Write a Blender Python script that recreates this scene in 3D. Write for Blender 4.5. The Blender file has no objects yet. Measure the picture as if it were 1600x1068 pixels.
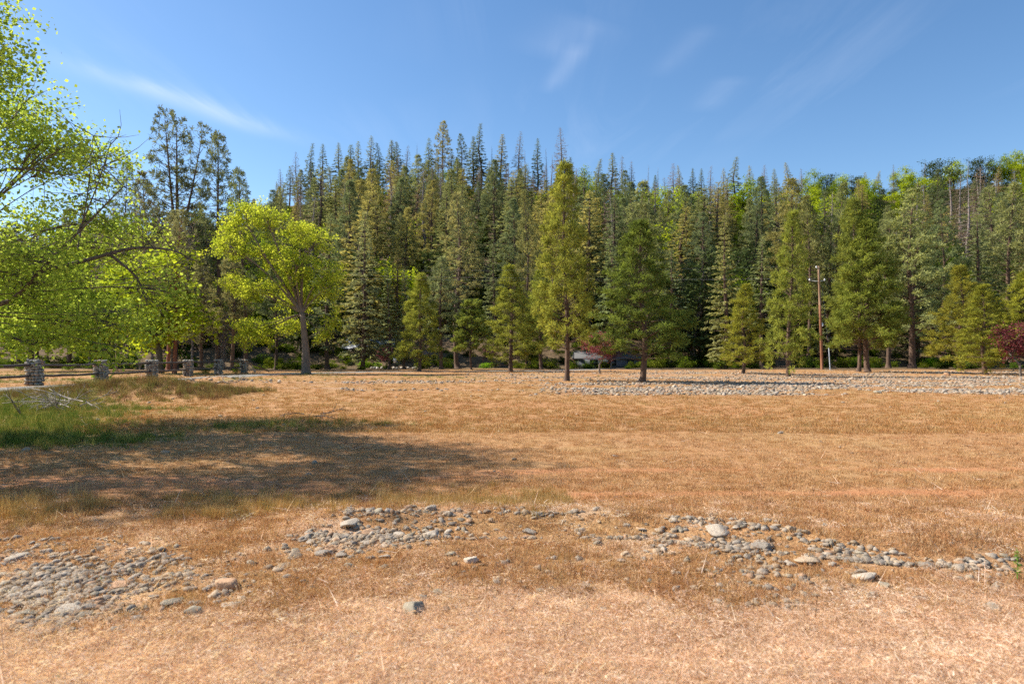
import bpy, math, random
import numpy as np
from mathutils import Vector, Matrix
R = math.radians
rng = np.random.default_rng(7)
random.seed(7)
sc = bpy.context.scene
COL = sc.collection

# ------------------------------------------------------------------ camera
CAM_H = 1.6; F = 1066.7; HOR = 555.0
cam = bpy.data.objects.new('camera', bpy.data.cameras.new('camera'))
COL.objects.link(cam); sc.camera = cam
cam.location = (0, 0, CAM_H); cam.rotation_euler = (R(90), 0, 0)
cam.data.lens = 24; cam.data.sensor_width = 36
cam.data.shift_y = (HOR - 534) / 1600
cam.data.clip_start = 0.1; cam.data.clip_end = 3000
cam.data.dof.use_dof = True; cam.data.dof.focus_distance = 13.0; cam.data.dof.aperture_fstop = 2.0

# ------------------------------------------------------------------ sun, sky
SUN_DIR = Vector((-10, 2.9, 9.2)).normalized()          # towards the sun
SUN_EL = math.asin(SUN_DIR.z); SUN_AZ = math.atan2(SUN_DIR.x, SUN_DIR.y)   # clockwise from +Y
sun = bpy.data.objects.new('sun', bpy.data.lights.new('sun', 'SUN'))
COL.objects.link(sun)
sun.data.energy = 4.5; sun.data.angle = R(0.53); sun.data.color = (1.0, 0.93, 0.82)
sun.rotation_euler = SUN_DIR.to_track_quat('Z', 'Y').to_euler()
sun.location = (-60, 20, 60)

world = bpy.data.worlds.new('World'); sc.world = world; world.use_nodes = True
nt = world.node_tree; nt.nodes.clear()
def N(nt, t, **kw):
    n = nt.nodes.new(t)
    for k, v in kw.items(): setattr(n, k, v)
    return n
out = N(nt, 'ShaderNodeOutputWorld'); bg = N(nt, 'ShaderNodeBackground')
bg.inputs['Strength'].default_value = 0.099
sky = N(nt, 'ShaderNodeTexSky', sky_type='NISHITA')
sky.sun_disc = False; sky.sun_elevation = SUN_EL; sky.sun_rotation = SUN_AZ
sky.altitude = 700; sky.air_density = 1.0; sky.dust_density = 0.6; sky.ozone_density = 1.0
# thin cirrus, laid on a high plane (direction / z) so it keeps perspective
tc = N(nt, 'ShaderNodeTexCoord'); sep = N(nt, 'ShaderNodeSeparateXYZ')
nt.links.new(tc.outputs['Generated'], sep.inputs[0])
def M(op, a, b=None, c=None, tree=None, clamp=False):
    tree = tree or nt
    n = N(tree, 'ShaderNodeMath', operation=op); n.use_clamp = clamp
    for i, v in enumerate((a, b, c)):
        if v is None: continue
        if isinstance(v, (int, float)): n.inputs[i].default_value = v
        else: tree.links.new(v, n.inputs[i])
    return n.outputs[0]
zc = M('MAXIMUM', sep.outputs[2], 0.04)
u = M('DIVIDE', sep.outputs[0], zc); v = M('DIVIDE', sep.outputs[1], zc)
comb = N(nt, 'ShaderNodeCombineXYZ'); nt.links.new(u, comb.inputs[0]); nt.links.new(v, comb.inputs[1])
mp = N(nt, 'ShaderNodeMapping'); nt.links.new(comb.outputs[0], mp.inputs[0])
mp.inputs['Rotation'].default_value = (0, 0, R(38)); mp.inputs['Scale'].default_value = (2.2, 0.42, 1)
nz = N(nt, 'ShaderNodeTexNoise'); nt.links.new(mp.outputs[0], nz.inputs['Vector'])
nz.inputs['Scale'].default_value = 1.3; nz.inputs['Detail'].default_value = 9; nz.inputs['Roughness'].default_value = 0.62
nz.inputs['Distortion'].default_value = 0.7
nz2 = N(nt, 'ShaderNodeTexNoise'); nt.links.new(comb.outputs[0], nz2.inputs['Vector'])
nz2.inputs['Scale'].default_value = 0.45; nz2.inputs['Detail'].default_value = 3
w1 = M('SMOOTHSTEP', 0.5, 0.78, nz.outputs[0]) if False else M('MULTIPLY', M('SUBTRACT', nz.outputs[0], 0.50, clamp=True), 3.2, clamp=True)
w2 = M('MULTIPLY', M('SUBTRACT', nz2.outputs[0], 0.44, clamp=True), 6, clamp=True)
# one long streak running down from the upper left
# line in plane coordinates through A and B
def streak(A, B, width, amp):
    (ax, ay), (bx, by) = A, B
    L = math.hypot(bx-ax, by-ay); tx, ty = (bx-ax)/L, (by-ay)/L
    du = M('SUBTRACT', u, ax); dv = M('SUBTRACT', v, ay)
    along = M('DIVIDE', M('ADD', M('MULTIPLY', du, tx), M('MULTIPLY', dv, ty)), L)
    acr = M('ADD', M('MULTIPLY', du, -ty), M('MULTIPLY', dv, tx))
    acr = M('ADD', acr, M('MULTIPLY', M('SUBTRACT', nz.outputs[0], 0.5), width*2.5))
    g = M('EXPONENT', M('MULTIPLY', M('POWER', M('ABSOLUTE', M('DIVIDE', acr, width)), 2.0), -1.0))
    e1 = M('MULTIPLY', M('MULTIPLY', M('ADD', along, 0.05), 5, clamp=True), M('MULTIPLY', M('SUBTRACT', 1.05, along), 3, clamp=True))
    return M('MULTIPLY', M('MULTIPLY', g, e1), M('MULTIPLY', M('ADD', nz.outputs[0], -0.2), amp))
def dirpx(px, py):      # plane coordinates of a view direction
    z = (HOR - py); return ((px-800)/z, F/z)
s1 = streak(dirpx(60, 85), dirpx(500, 228), 0.09, 0.36)
s2 = streak(dirpx(190, 120), dirpx(420, 215), 0.07, 0.3)
s3 = streak(dirpx(905, 70), dirpx(855, 145), 0.035, 0.28)
s4 = streak(dirpx(1150, 120), dirpx(1100, 175), 0.06, 0.22); s5 = streak(dirpx(1110, 40), dirpx(1030, 120), 0.05, 0.16); s6 = streak(dirpx(930, 30), dirpx(840, 90), 0.10, 0.18)
cl = M('ADD', M('MULTIPLY', M('MULTIPLY', w1, w2), 0.13), M('ADD', M('ADD', M('ADD', s1, s2), s3), M('ADD', M('ADD', s4, s5), s6)), clamp=True)
mixc = N(nt, 'ShaderNodeMix', data_type='RGBA')
hs = N(nt, 'ShaderNodeHueSaturation'); hs.inputs['Saturation'].default_value = 1.21; hs.inputs['Value'].default_value = 0.88
nt.links.new(sky.outputs[0], hs.inputs['Color'])
nt.links.new(cl, mixc.inputs[0]); nt.links.new(hs.outputs[0], mixc.inputs[6]); mixc.inputs[7].default_value = (5.6, 5.9, 6.6, 1)
nt.links.new(mixc.outputs[2], bg.inputs[0]); nt.links.new(bg.outputs[0], out.inputs[0])

sc.view_settings.view_transform = 'Standard'; sc.view_settings.look = 'None'
sc.view_settings.exposure = 1.08; sc.view_settings.gamma = 1.0; sc.view_settings.use_curve_mapping = False
cy = sc.cycles
cy.max_bounces = 5; cy.diffuse_bounces = 3; cy.glossy_bounces = 2; cy.transmission_bounces = 3; cy.transparent_max_bounces = 4
cy.caustics_reflective = False; cy.caustics_refractive = False
cy.use_denoising = False
cy.use_adaptive_sampling = True; cy.adaptive_threshold = 0.02

# ------------------------------------------------------------------ noise
def _hash(ix, iy, s):
    n = (ix.astype(np.int64)*374761393 + iy.astype(np.int64)*668265263 + s*1442695041) & 0xffffffff
    n = ((n ^ (n >> 13))*1274126177) & 0xffffffff
    n = (n ^ (n >> 16)) & 0xffffffff
    return n/4294967295.0
def vnoise(x, y, s=0):
    x = np.asarray(x, float); y = np.asarray(y, float)
    ix = np.floor(x); iy = np.floor(y); fx = x-ix; fy = y-iy
    fx = fx*fx*(3-2*fx); fy = fy*fy*(3-2*fy)
    a = _hash(ix, iy, s); b = _hash(ix+1, iy, s); c = _hash(ix, iy+1, s); d = _hash(ix+1, iy+1, s)
    return (a*(1-fx)+b*fx)*(1-fy) + (c*(1-fx)+d*fx)*fy
def fbm(x, y, s=0, o=4):
    r = 0; a = 0.5; t = 0
    for i in range(o):
        r = r + a*vnoise(np.asarray(x)*2**i+17.3*i, np.asarray(y)*2**i-9.1*i, s+i); t += a; a *= 0.5
    return r/t
def sstep(a, b, x):
    t = np.clip((np.asarray(x, float)-a)/(b-a), 0, 1); return t*t*(3-2*t)

# ------------------------------------------------------------------ terrain
YR = 245.0; YF = 92.0
RPX = [-900, -100, 150, 300, 380, 440, 520, 700, 800, 900, 1050, 1200, 1300, 1400, 1500, 1600, 2400]
RPY = [430, 415, 405, 380, 350, 322, 312, 298, 300, 312, 322, 320, 314, 304, 294, 286, 262]
def ridge_py(px): return np.interp(px, RPX, RPY)
def ground_z(x, y):
    x = np.asarray(x, float); y = np.asarray(y, float)
    far = sstep(4, 20, y)
    z = 0.035*(fbm(x/1.1, y/1.1, 3)-0.5) + far*0.16*(fbm(x/9, y/9, 5)-0.5) + sstep(40, 90, y)*0.6*(fbm(x/30, y/30, 8)-0.5)
    # low stone windrow across the near field
    yc = 6.45 - 0.9*sstep(0.5, 3.6, x)
    z = z + 0.14*np.exp(-((y-yc)/0.45)**2)*sstep(-2.6, -1.6, x)*(1-sstep(3.4, 4.4, x))
    # grassy berm beside the drive
    z = z + 0.55*np.exp(-(((x+14.6)/3.2)**2+((y-27.3)/1.5)**2))*(0.8+0.4*vnoise(x*1.3, y*1.3, 9))
    z = z + 0.30*np.exp(-(((x+17.8)/2.0)**2+((y-41.5)/1.2)**2))
    z = z + 0.22*np.exp(-(((x-12)/16)**2+((y-56)/4)**2))*vnoise(x/4, y/3, 11)
    px = 800+F*x/np.maximum(YR, 1)
    Rh = (HOR-ridge_py(px))/F*YR + CAM_H
    yf = YF - 3*np.exp(-((x+4)/26)**2)
    s = np.clip((y-yf)/(YR-yf), 0, 1)
    h = Rh*(0.75*s+0.25*s*s)*(1+0.10*(fbm(x/40, y/40, 21)-0.5)*sstep(0, .2, s)*(1-sstep(.75, 1, s)))
    h = h*(1-0.35*sstep(YR+5, YR+260, y))
    return z + h
def gz(x, y): return float(ground_z(x, y))
Z0 = gz(0, 0)
cam.location.z = Z0 + CAM_H
def at(px, py):
    """world point on the level field seen at a picture point"""
    Y = CAM_H*F/(py-HOR)
    for _ in range(3):
        X = (px-800)/F*Y
        Y = (CAM_H+Z0-gz(X, Y))*F/(py-HOR) if Y < 70 else Y
    return X, Y
def proj(x, y, z):
    return 800+F*x/y, HOR-F*(z-CAM_H-Z0)/y

# zone masks shared by the soil and what grows on it
def m_green(x, y):
    n = fbm(x/2.2, y/1.8, 31)
    e = sstep(0, 1, (-(x+6.2+0.72*(y-15))/4.0) + (n-0.5)*2.0)
    e = e*sstep(10.8, 13.5, y+(n-0.5)*4)*(1-sstep(31, 34, y))
    e2 = 0.0*np.exp(-(((x+3.6)/4.5)**2+((y-14.5)/2.2)**2))*sstep(.42, .6, n)
    e = np.maximum(e, .75*np.exp(-((y-16.0-.1*x)/1.3)**2)*(1-sstep(-7, -1, x+(n-.5)*4))*sstep(.35, .5, n))
    e3 = 0.7*sstep(.5, .62, fbm(x/3, y/3, 33))*(x < -16)*sstep(36, 40, y)*(1-sstep(60, 70, y))
    e4 = 0.5*np.exp(-(((x+8)/10)**2+((y-50)/5)**2))*sstep(.45, .6, n)
    return np.clip(e+e2+e3+e4, 0, 1)
def m_straw(x, y):
    n = fbm(x/1.3, y/1.0, 41)
    return (1-sstep(3.6, 5.0, y+(n-0.5)*1.8))*.9 + .28*sstep(.5, .7, fbm(x/.8, y/.6, 43))*(1-sstep(6, 8, y))
def m_soil(x, y):
    n = fbm(x/2.5, y/0.7, 51)
    tr = sum(np.exp(-((y-c_-.03*x)/.13)**2) for c_ in (7.75, 9.35))*sstep(-3, 1, x)*sstep(.3, .5, fbm(x/1.5, y/.2, 57))*.9
    return np.clip(tr + np.exp(-((y-8.8-0.04*x)/1.0)**2)*sstep(.42, .62, n)*.9 + .3*np.exp(-((y-20)/7)**2)*sstep(.5, .64, fbm(x/6, y/1.2, 52)), 0, 1)
def m_gravel(x, y):
    n = fbm(x/5, y/1.6, 61)
    a = sstep(-0.5, 6, x-(y-30)*0.05)*sstep(26.5, 29, y+(n-.5)*3)*(1-sstep(37, 43, y+(n-.5)*8))
    b = sstep(-18, -6, x)*sstep(30, 33, y)*(1-sstep(40, 46, y))*sstep(.42, .56, n)*0.8
    c = sstep(-6, 2, x)*sstep(40, 44, y)*(1-sstep(62, 74, y))*sstep(.44, .56, fbm(x/7, y/2.2, 62))*0.75
    return np.clip(a*sstep(.3, .5, n)+b+c, 0, 1)
ROAD = [(-23.0, 14), (-23.4, 24), (-23.3, 31.6), (-23.3, 36.3), (-22.8, 40.6), (-21.8, 46), (-20.6, 54), (-18.6, 62), (-14.5, 67), (-9, 68.5), (-3, 70), (6, 74), (18, 80)]
RW = 1.55
def road_dist(x, y):
    x = np.asarray(x, float); y = np.asarray(y, float); best = np.full(np.shape(x), 1e9)
    for (ax, ay), (bx, by) in zip(ROAD[:-1], ROAD[1:]):
        dx, dy = bx-ax, by-ay; t = np.clip(((x-ax)*dx+(y-ay)*dy)/(dx*dx+dy*dy), 0, 1)
        best = np.minimum(best, np.hypot(x-ax-t*dx, y-ay-t*dy))
    return best

# ------------------------------------------------------------------ mesh helpers
class Geo:
    """collects tris/quads as numpy arrays; one mesh at the end"""
    def __init__(s): s.v = []; s.f = []; s.m = []; s.t = []; s.n = 0
    def add(s, V, Fc, mat=0, tone=0.5):
        V = np.asarray(V, float).reshape(-1, 3); Fc = np.asarray(Fc, int)
        s.v.append(V); s.f.append(Fc+s.n); s.m.append(np.full(len(Fc), mat))
        s.t.append(np.broadcast_to(np.asarray(tone, float), (len(V),)).copy()); s.n += len(V)
    def tube(s, pts, rad, k=5, mat=0, tone=0.5, cap=True):
        pts = np.asarray(pts, float); n = len(pts); rad = np.broadcast_to(np.asarray(rad, float), (n,))
        T = np.gradient(pts, axis=0); T /= np.linalg.norm(T, axis=1)[:, None]+1e-9
        ref = np.array([0, 0, 1.0]) if abs(T[0][2]) < 0.9 else np.array([1.0, 0, 0])
        A = np.cross(T, ref); A /= np.linalg.norm(A, axis=1)[:, None]+1e-9; B = np.cross(T, A)
        a = np.arange(k)*2*np.pi/k
        V = (pts[:, None]+rad[:, None, None]*(np.cos(a)[None, :, None]*A[:, None]+np.sin(a)[None, :, None]*B[:, None])).reshape(-1, 3)
        i = np.arange(n-1)[:, None]*k; j = np.arange(k)[None]; j2 = (j+1) % k
        Fc = np.stack([i+j, i+j2, i+k+j2, i+k+j], -1).reshape(-1, 4)
        s.add(V, Fc, mat, tone)
        if cap and k == 4: s.f[-1] = s.f[-1]
        if cap:
            c = s.n - n*k
            for st in (0, (n-1)*k):
                s.v.append(pts[0 if st == 0 else -1][None]); s.t.append(np.array([np.mean(tone)]))
                ci = s.n; s.n += 1
                s.f.append(np.array([[c+st+q, c+st+(q+1) % k, ci, ci] for q in range(k)])); s.m.append(np.full(k, mat))
    def box(s, c, d, mat=0, rz=0, jit=0, tone=0.5):
        c = np.array(c, float); d = np.array(d, float)/2
        V = np.array([[x, y, z] for z in (-1, 1) for y in (-1, 1) for x in (-1, 1)], float)*d
        if jit: V += rng.normal(0, jit, V.shape)
        ca, sa = math.cos(rz), math.sin(rz); V = V@np.array([[ca, sa, 0], [-sa, ca, 0], [0, 0, 1]])+c
        s.add(V, [[0, 2, 3, 1], [4, 5, 7, 6], [0, 1, 5, 4], [2, 6, 7, 3], [0, 4, 6, 2], [1, 3, 7, 5]], mat, tone)
    def mesh(s, name, mats, smooth=False):
        me = bpy.data.meshes.new(name)
        V = np.concatenate(s.v) if s.v else np.zeros((0, 3))
        loops = []; starts = []; tot = 0; mi = []
        for f, m in zip(s.f, s.m):
            if len(f) == 0: continue
            if f.shape[1] == 4:
                tri = f[:, 2] == f[:, 3]
                for part, k in ((f[~tri], 4), (f[tri][:, :3], 3)):
                    if len(part):
                        loops.append(part.ravel()); starts.append(tot+np.arange(len(part))*k); tot += len(part)*k; mi.append(np.full(len(part), m[0]))
            else:
                loops.append(f.ravel()); starts.append(tot+np.arange(len(f))*3); tot += len(f)*3; mi.append(m)
        L = np.concatenate(loops); S = np.concatenate(starts); mi = np.concatenate(mi)
        me.vertices.add(len(V)); me.vertices.foreach_set('co', V.ravel().astype(np.float32))
        me.loops.add(len(L)); me.loops.foreach_set('vertex_index', L.astype(np.int32))
        me.polygons.add(len(S)); me.polygons.foreach_set('loop_start', S.astype(np.int32))
        me.polygons.foreach_set('material_index', mi.astype(np.int32))
        if smooth: me.polygons.foreach_set('use_smooth', np.ones(len(S), bool))
        me.update(calc_edges=True)
        a = me.attributes.new('tone', 'FLOAT', 'POINT'); a.data.foreach_set('value', np.concatenate(s.t).astype(np.float32))
        for m in mats: me.materials.append(m)
        return me
def link(name, me, parent=None, loc=(0, 0, 0), rot=(0, 0, 0), scale=(1, 1, 1), color=None):
    o = bpy.data.objects.new(name, me); COL.objects.link(o); o.parent = parent
    o.location = loc; o.rotation_euler = rot; o.scale = scale
    if color is not None: o.color = (*color, 1)
    return o
def thing(name, label, cat, loc=(0, 0, 0), rot=(0, 0, 0), scale=(1, 1, 1), group=None, me=None, color=None):
    o = link(name, me, None, loc, rot, scale, color)
    o['label'] = label; o['category'] = cat
    if group: o['group'] = group
    return o

# ------------------------------------------------------------------ materials
def new_mat(name):
    m = bpy.data.materials.new(name); m.use_nodes = True; t = m.node_tree; t.nodes.clear()
    return m, t, N(t, 'ShaderNodeOutputMaterial')
def rgbmix(t, f, a, b, blend='MIX'):
    n = N(t, 'ShaderNodeMix', data_type='RGBA', blend_type=blend)
    for i, v in ((0, f), (6, a), (7, b)):
        if isinstance(v, (int, float)): n.inputs[i].default_value = v
        elif isinstance(v, tuple): n.inputs[i].default_value = (*v, 1)
        else: t.links.new(v, n.inputs[i])
    return n.outputs[2]
def noise(t, scale, detail=4, vec=None, rough=0.55, out=0):
    n = N(t, 'ShaderNodeTexNoise'); n.inputs['Scale'].default_value = scale; n.inputs['Detail'].default_value = detail
    n.inputs['Roughness'].default_value = rough
    if vec is not None: t.links.new(vec, n.inputs['Vector'])
    return n.outputs[out]
def ramp(t, f, a, b):
    n = N(t, 'ShaderNodeMapRange'); n.clamp = True; t.links.new(f, n.inputs[0]); n.inputs[1].default_value = a; n.inputs[2].default_value = b
    return n.outputs[0]
def leaf_mat(name, ca, cb, trans=0.35, inst=False, jitter=0.25):
    m, t, o = new_mat(name)
    at_ = N(t, 'ShaderNodeAttribute', attribute_name='tone')
    oi = N(t, 'ShaderNodeObjectInfo')
    c = rgbmix(t, at_.outputs['Fac'], ca, cb)
    if inst:
        ia = N(t, 'ShaderNodeAttribute', attribute_name='tint', attribute_type='INSTANCER'); c = rgbmix(t, 1.0, c, ia.outputs['Color'], 'MULTIPLY')
    else:
        c = rgbmix(t, 1.0, c, oi.outputs['Color'], 'MULTIPLY')
        hs = N(t, 'ShaderNodeHueSaturation'); t.links.new(c, hs.inputs['Color'])
        t.links.new(M('ADD', M('MULTIPLY', oi.outputs['Random'], jitter, tree=t), 1-jitter/2, tree=t), hs.inputs['Value']); c = hs.outputs[0]
    d = N(t, 'ShaderNodeBsdfDiffuse'); t.links.new(c, d.inputs[0])
    tr = N(t, 'ShaderNodeBsdfTranslucent')
    c2 = rgbmix(t, 1.0, c, (1.18, 1.15, 0.8), 'MULTIPLY'); t.links.new(c2, tr.inputs[0])
    ms = N(t, 'ShaderNodeMixShader'); ms.inputs[0].default_value = trans
    t.links.new(d.outputs[0], ms.inputs[1]); t.links.new(tr.outputs[0], ms.inputs[2])
    t.links.new(ms.outputs[0], o.inputs[0]); return m
def solid_mat(name, ca, cb, scale=4, rough=0.85, stretch=(1, 1, 1), bump=0.3, usecol=False, inst=False, det=5, spec=0.3):
    m, t, o = new_mat(name)
    tc = N(t, 'ShaderNodeTexCoord'); mp = N(t, 'ShaderNodeMapping'); t.links.new(tc.outputs['Object'], mp.inputs[0]); mp.inputs['Scale'].default_value = stretch
    f = noise(t, scale, det, mp.outputs[0]); f1 = ramp(t, f, 0.3, 0.7)
    c = rgbmix(t, f1, ca, cb)
    if usecol: c = rgbmix(t, 1.0, c, N(t, 'ShaderNodeObjectInfo').outputs['Color'], 'MULTIPLY')
    if inst: c = rgbmix(t, 1.0, c, N(t, 'ShaderNodeAttribute', attribute_name='tint', attribute_type='INSTANCER').outputs['Color'], 'MULTIPLY')
    p = N(t, 'ShaderNodeBsdfPrincipled'); t.links.new(c, p.inputs['Base Color']); p.inputs['Roughness'].default_value = rough
    p.inputs['Specular IOR Level'].default_value = spec
    if bump:
        b = N(t, 'ShaderNodeBump'); b.inputs['Strength'].default_value = bump; b.inputs['Distance'].default_value = 0.02
        t.links.new(f, b.inputs['Height']); t.links.new(b.outputs[0], p.inputs['Normal'])
    t.links.new(p.outputs[0], o.inputs[0]); return m
MAT = {}
MAT['bark_pine'] = solid_mat('bark_pine', (0.055, 0.035, 0.025), (0.17, 0.105, 0.07), 5, stretch=(3, 3, 0.8), bump=0.8, usecol=True)
MAT['bark_grey'] = solid_mat('bark_grey', (0.07, 0.06, 0.05), (0.21, 0.17, 0.13), 6, stretch=(3, 3, 0.7), bump=0.8, usecol=True)
MAT['twig_dead'] = solid_mat('twig_dead', (0.16, 0.125, 0.11), (0.30, 0.25, 0.225), 3, bump=0, usecol=True)
MAT['needle'] = leaf_mat('needle', (0.095, 0.12, 0.038), (0.38, 0.40, 0.10), 0.42)
MAT['fir'] = leaf_mat('fir_needle', (0.11, 0.122, 0.072), (0.345, 0.345, 0.175), 0.42)
MAT['firm'] = leaf_mat('fir_needle_mass', (0.11, 0.122, 0.072), (0.345, 0.345, 0.175), 0.42, inst=True)
MAT['leafbm'] = leaf_mat('broad_leaf_mass', (0.05, 0.09, 0.015), (0.22, 0.28, 0.035), 0.4, inst=True)
MAT['leaf'] = leaf_mat('maple_leaf', (0.18, 0.27, 0.035), (0.62, 0.67, 0.11), 0.58, jitter=0.0)
MAT['leafb'] = leaf_mat('broad_leaf', (0.07, 0.115, 0.018), (0.26, 0.32, 0.045), 0.5)
MAT['oak'] = leaf_mat('live_oak_leaf', (0.03, 0.046, 0.016), (0.10, 0.13, 0.042), 0.25)
MAT['plum'] = leaf_mat('plum_leaf', (0.07, 0.015, 0.022), (0.26, 0.085, 0.085), 0.35)
MAT['deadn'] = leaf_mat('dead_needle', (0.15, 0.115, 0.095), (0.34, 0.265, 0.215), 0.3)
MAT['grassy'] = leaf_mat('dry_grass', (0.62, 0.56, 0.50), (1.0, 1.0, 1.0), 0.25, inst=True)
MAT['strawm'] = leaf_mat('straw', (0.82, 0.78, 0.74), (1.0, 1.0, 1.0), 0.4, inst=True)
MAT['rock'] = solid_mat('rock', (0.68, 0.66, 0.64), (1.1, 1.08, 1.05), 7, 0.85, bump=0.5, usecol=True)
MAT['rocki'] = solid_mat('rock_scatter', (0.68, 0.66, 0.64), (1.1, 1.08, 1.05), 7, 0.85, bump=0.4, inst=True)
MAT['fieldstone'] = solid_mat('fieldstone', (0.14, 0.12, 0.09), (0.40, 0.35, 0.27), 4.5, 0.9, bump=0.6, det=2)
MAT['mortar'] = solid_mat('mortar', (0.07, 0.06, 0.05), (0.14, 0.12, 0.10), 12, 0.95, bump=0.4)
MAT['log'] = solid_mat('log', (0.05, 0.038, 0.03), (0.14, 0.11, 0.09), 6, stretch=(1, 8, 1), bump=0.4)
MAT['stick'] = solid_mat('stick', (0.22, 0.18, 0.15), (0.42, 0.37, 0.32), 8, bump=0.3)
MAT['stickd'] = solid_mat('stick_dark', (0.07, 0.055, 0.045), (0.17, 0.14, 0.12), 8, bump=0.3)
MAT['pole'] = solid_mat('pole_wood', (0.17, 0.07, 0.035), (0.30, 0.135, 0.07), 3, stretch=(4, 4, 0.4), bump=0.3)
MAT['poletop'] = solid_mat('pole_weathered', (0.19, 0.11, 0.065), (0.32, 0.20, 0.12), 3, stretch=(4, 4, 0.4), bump=0.3)
MAT['metal'] = solid_mat('grey_metal', (0.4, 0.41, 0.42), (0.55, 0.56, 0.57), 5, 0.5, bump=0)
MAT['white'] = solid_mat('white_paint', (0.68, 0.68, 0.66), (0.8, 0.8, 0.78), 5, 0.6, bump=0)
MAT['wire'] = solid_mat('wire', (0.22, 0.22, 0.22), (0.3, 0.3, 0.3), 5, 0.6, bump=0)
MAT['roof_blue'] = solid_mat('roof_blue_grey', (0.16, 0.20, 0.26), (0.24, 0.29, 0.36), 5, 0.5, bump=0)
MAT['roof_grey'] = solid_mat('roof_grey', (0.07, 0.07, 0.072), (0.10, 0.10, 0.10), 5, 0.7, bump=0)
MAT['wall_dark'] = solid_mat('wall_dark', (0.09, 0.075, 0.06), (0.14, 0.12, 0.10), 5, 0.8, bump=0)
MAT['wall_grey'] = solid_mat('wall_grey', (0.09, 0.10, 0.115), (0.12, 0.13, 0.15), 3, 0.8, bump=0)
MAT['glass'] = solid_mat('window_glass', (0.02, 0.025, 0.03), (0.03, 0.035, 0.04), 2, 0.15, bump=0, spec=0.6)
MAT['road'] = solid_mat('road', (0.17, 0.16, 0.145), (0.26, 0.24, 0.215), 0.9, 0.95, bump=0.3, det=9)
MAT['weed'] = leaf_mat('weed_leaf', (0.10, 0.20, 0.03), (0.24, 0.36, 0.07), 0.35)

# ------------------------------------------------------------------ ground sheet
def ground_material():
    m, t, o = new_mat('ground')
    geo = N(t, 'ShaderNodeNewGeometry'); P = geo.outputs['Position']
    def A(n): return N(t, 'ShaderNodeAttribute', attribute_name=n).outputs['Fac']
    n_f = noise(t, 26, 8, P, 0.7); n_m = noise(t, 2.2, 6, P, 0.6); n_l = noise(t, 0.25, 4, P)
    mp = N(t, 'ShaderNodeMapping'); t.links.new(P, mp.inputs[0]); mp.inputs['Scale'].default_value = (0.35, 1.4, 1); n_s = noise(t, 1.3, 7, mp.outputs[0], 0.65)
    c = rgbmix(t, ramp(t, n_f, .35, .65), (0.25, 0.115, 0.045), (0.52, 0.315, 0.145))
    c = rgbmix(t, ramp(t, n_m, .38, .62), c, rgbmix(t, ramp(t, n_f, .3, .7), (0.30, 0.15, 0.065), (0.56, 0.36, 0.18)))
    c = rgbmix(t, M('MULTIPLY', ramp(t, n_l, .45, .65), .35, tree=t), c, (0.42, 0.31, 0.13))
    c = rgbmix(t, M('MULTIPLY', ramp(t, n_s, .52, .68), .5, tree=t), c, (0.34, 0.16, 0.07))
    straw = rgbmix(t, ramp(t, n_f, .30, .62), (0.56, 0.44, 0.33), (0.90, 0.77, 0.62))
    c = rgbmix(t, A('straw'), c, straw)
    soil = rgbmix(t, ramp(t, n_f, .3, .7), (0.36, 0.155, 0.065), (0.54, 0.27, 0.13))
    c = rgbmix(t, A('soil'), c, soil)
    grn = rgbmix(t, ramp(t, n_m, .3, .7), (0.09, 0.12, 0.025), (0.20, 0.20, 0.06))
    c = rgbmix(t, M('MULTIPLY', A('green'), .8, tree=t), c, grn)
    vo = N(t, 'ShaderNodeTexVoronoi'); t.links.new(P, vo.inputs['Vector']); vo.inputs['Scale'].default_value = 5.5
    bw = N(t, 'ShaderNodeSeparateColor'); t.links.new(vo.outputs['Color'], bw.inputs[0])
    gr = rgbmix(t, bw.outputs[0], (0.22, 0.165, 0.12), (0.48, 0.39, 0.30))
    c = rgbmix(t, M('MULTIPLY', A('gravel'), .6, tree=t), c, gr)
    c = rgbmix(t, 1.0, c, (.95, .90, .89), 'MULTIPLY')
    duff = rgbmix(t, ramp(t, n_m, .35, .65), (0.07, 0.05, 0.03), (0.18, 0.125, 0.07))
    c = rgbmix(t, A('duff'), c, duff)
    p = N(t, 'ShaderNodeBsdfPrincipled'); t.links.new(c, p.inputs['Base Color']); p.inputs['Roughness'].default_value = 0.95; p.inputs['Specular IOR Level'].default_value = 0.1
    b = N(t, 'ShaderNodeBump'); b.inputs['Strength'].default_value = 0.7; b.inputs['Distance'].default_value = 0.03
    t.links.new(n_f, b.inputs['Height']); t.links.new(b.outputs[0], p.inputs['Normal'])
    t.links.new(p.outputs[0], o.inputs[0]); return m
MAT['ground'] = ground_material()
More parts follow.
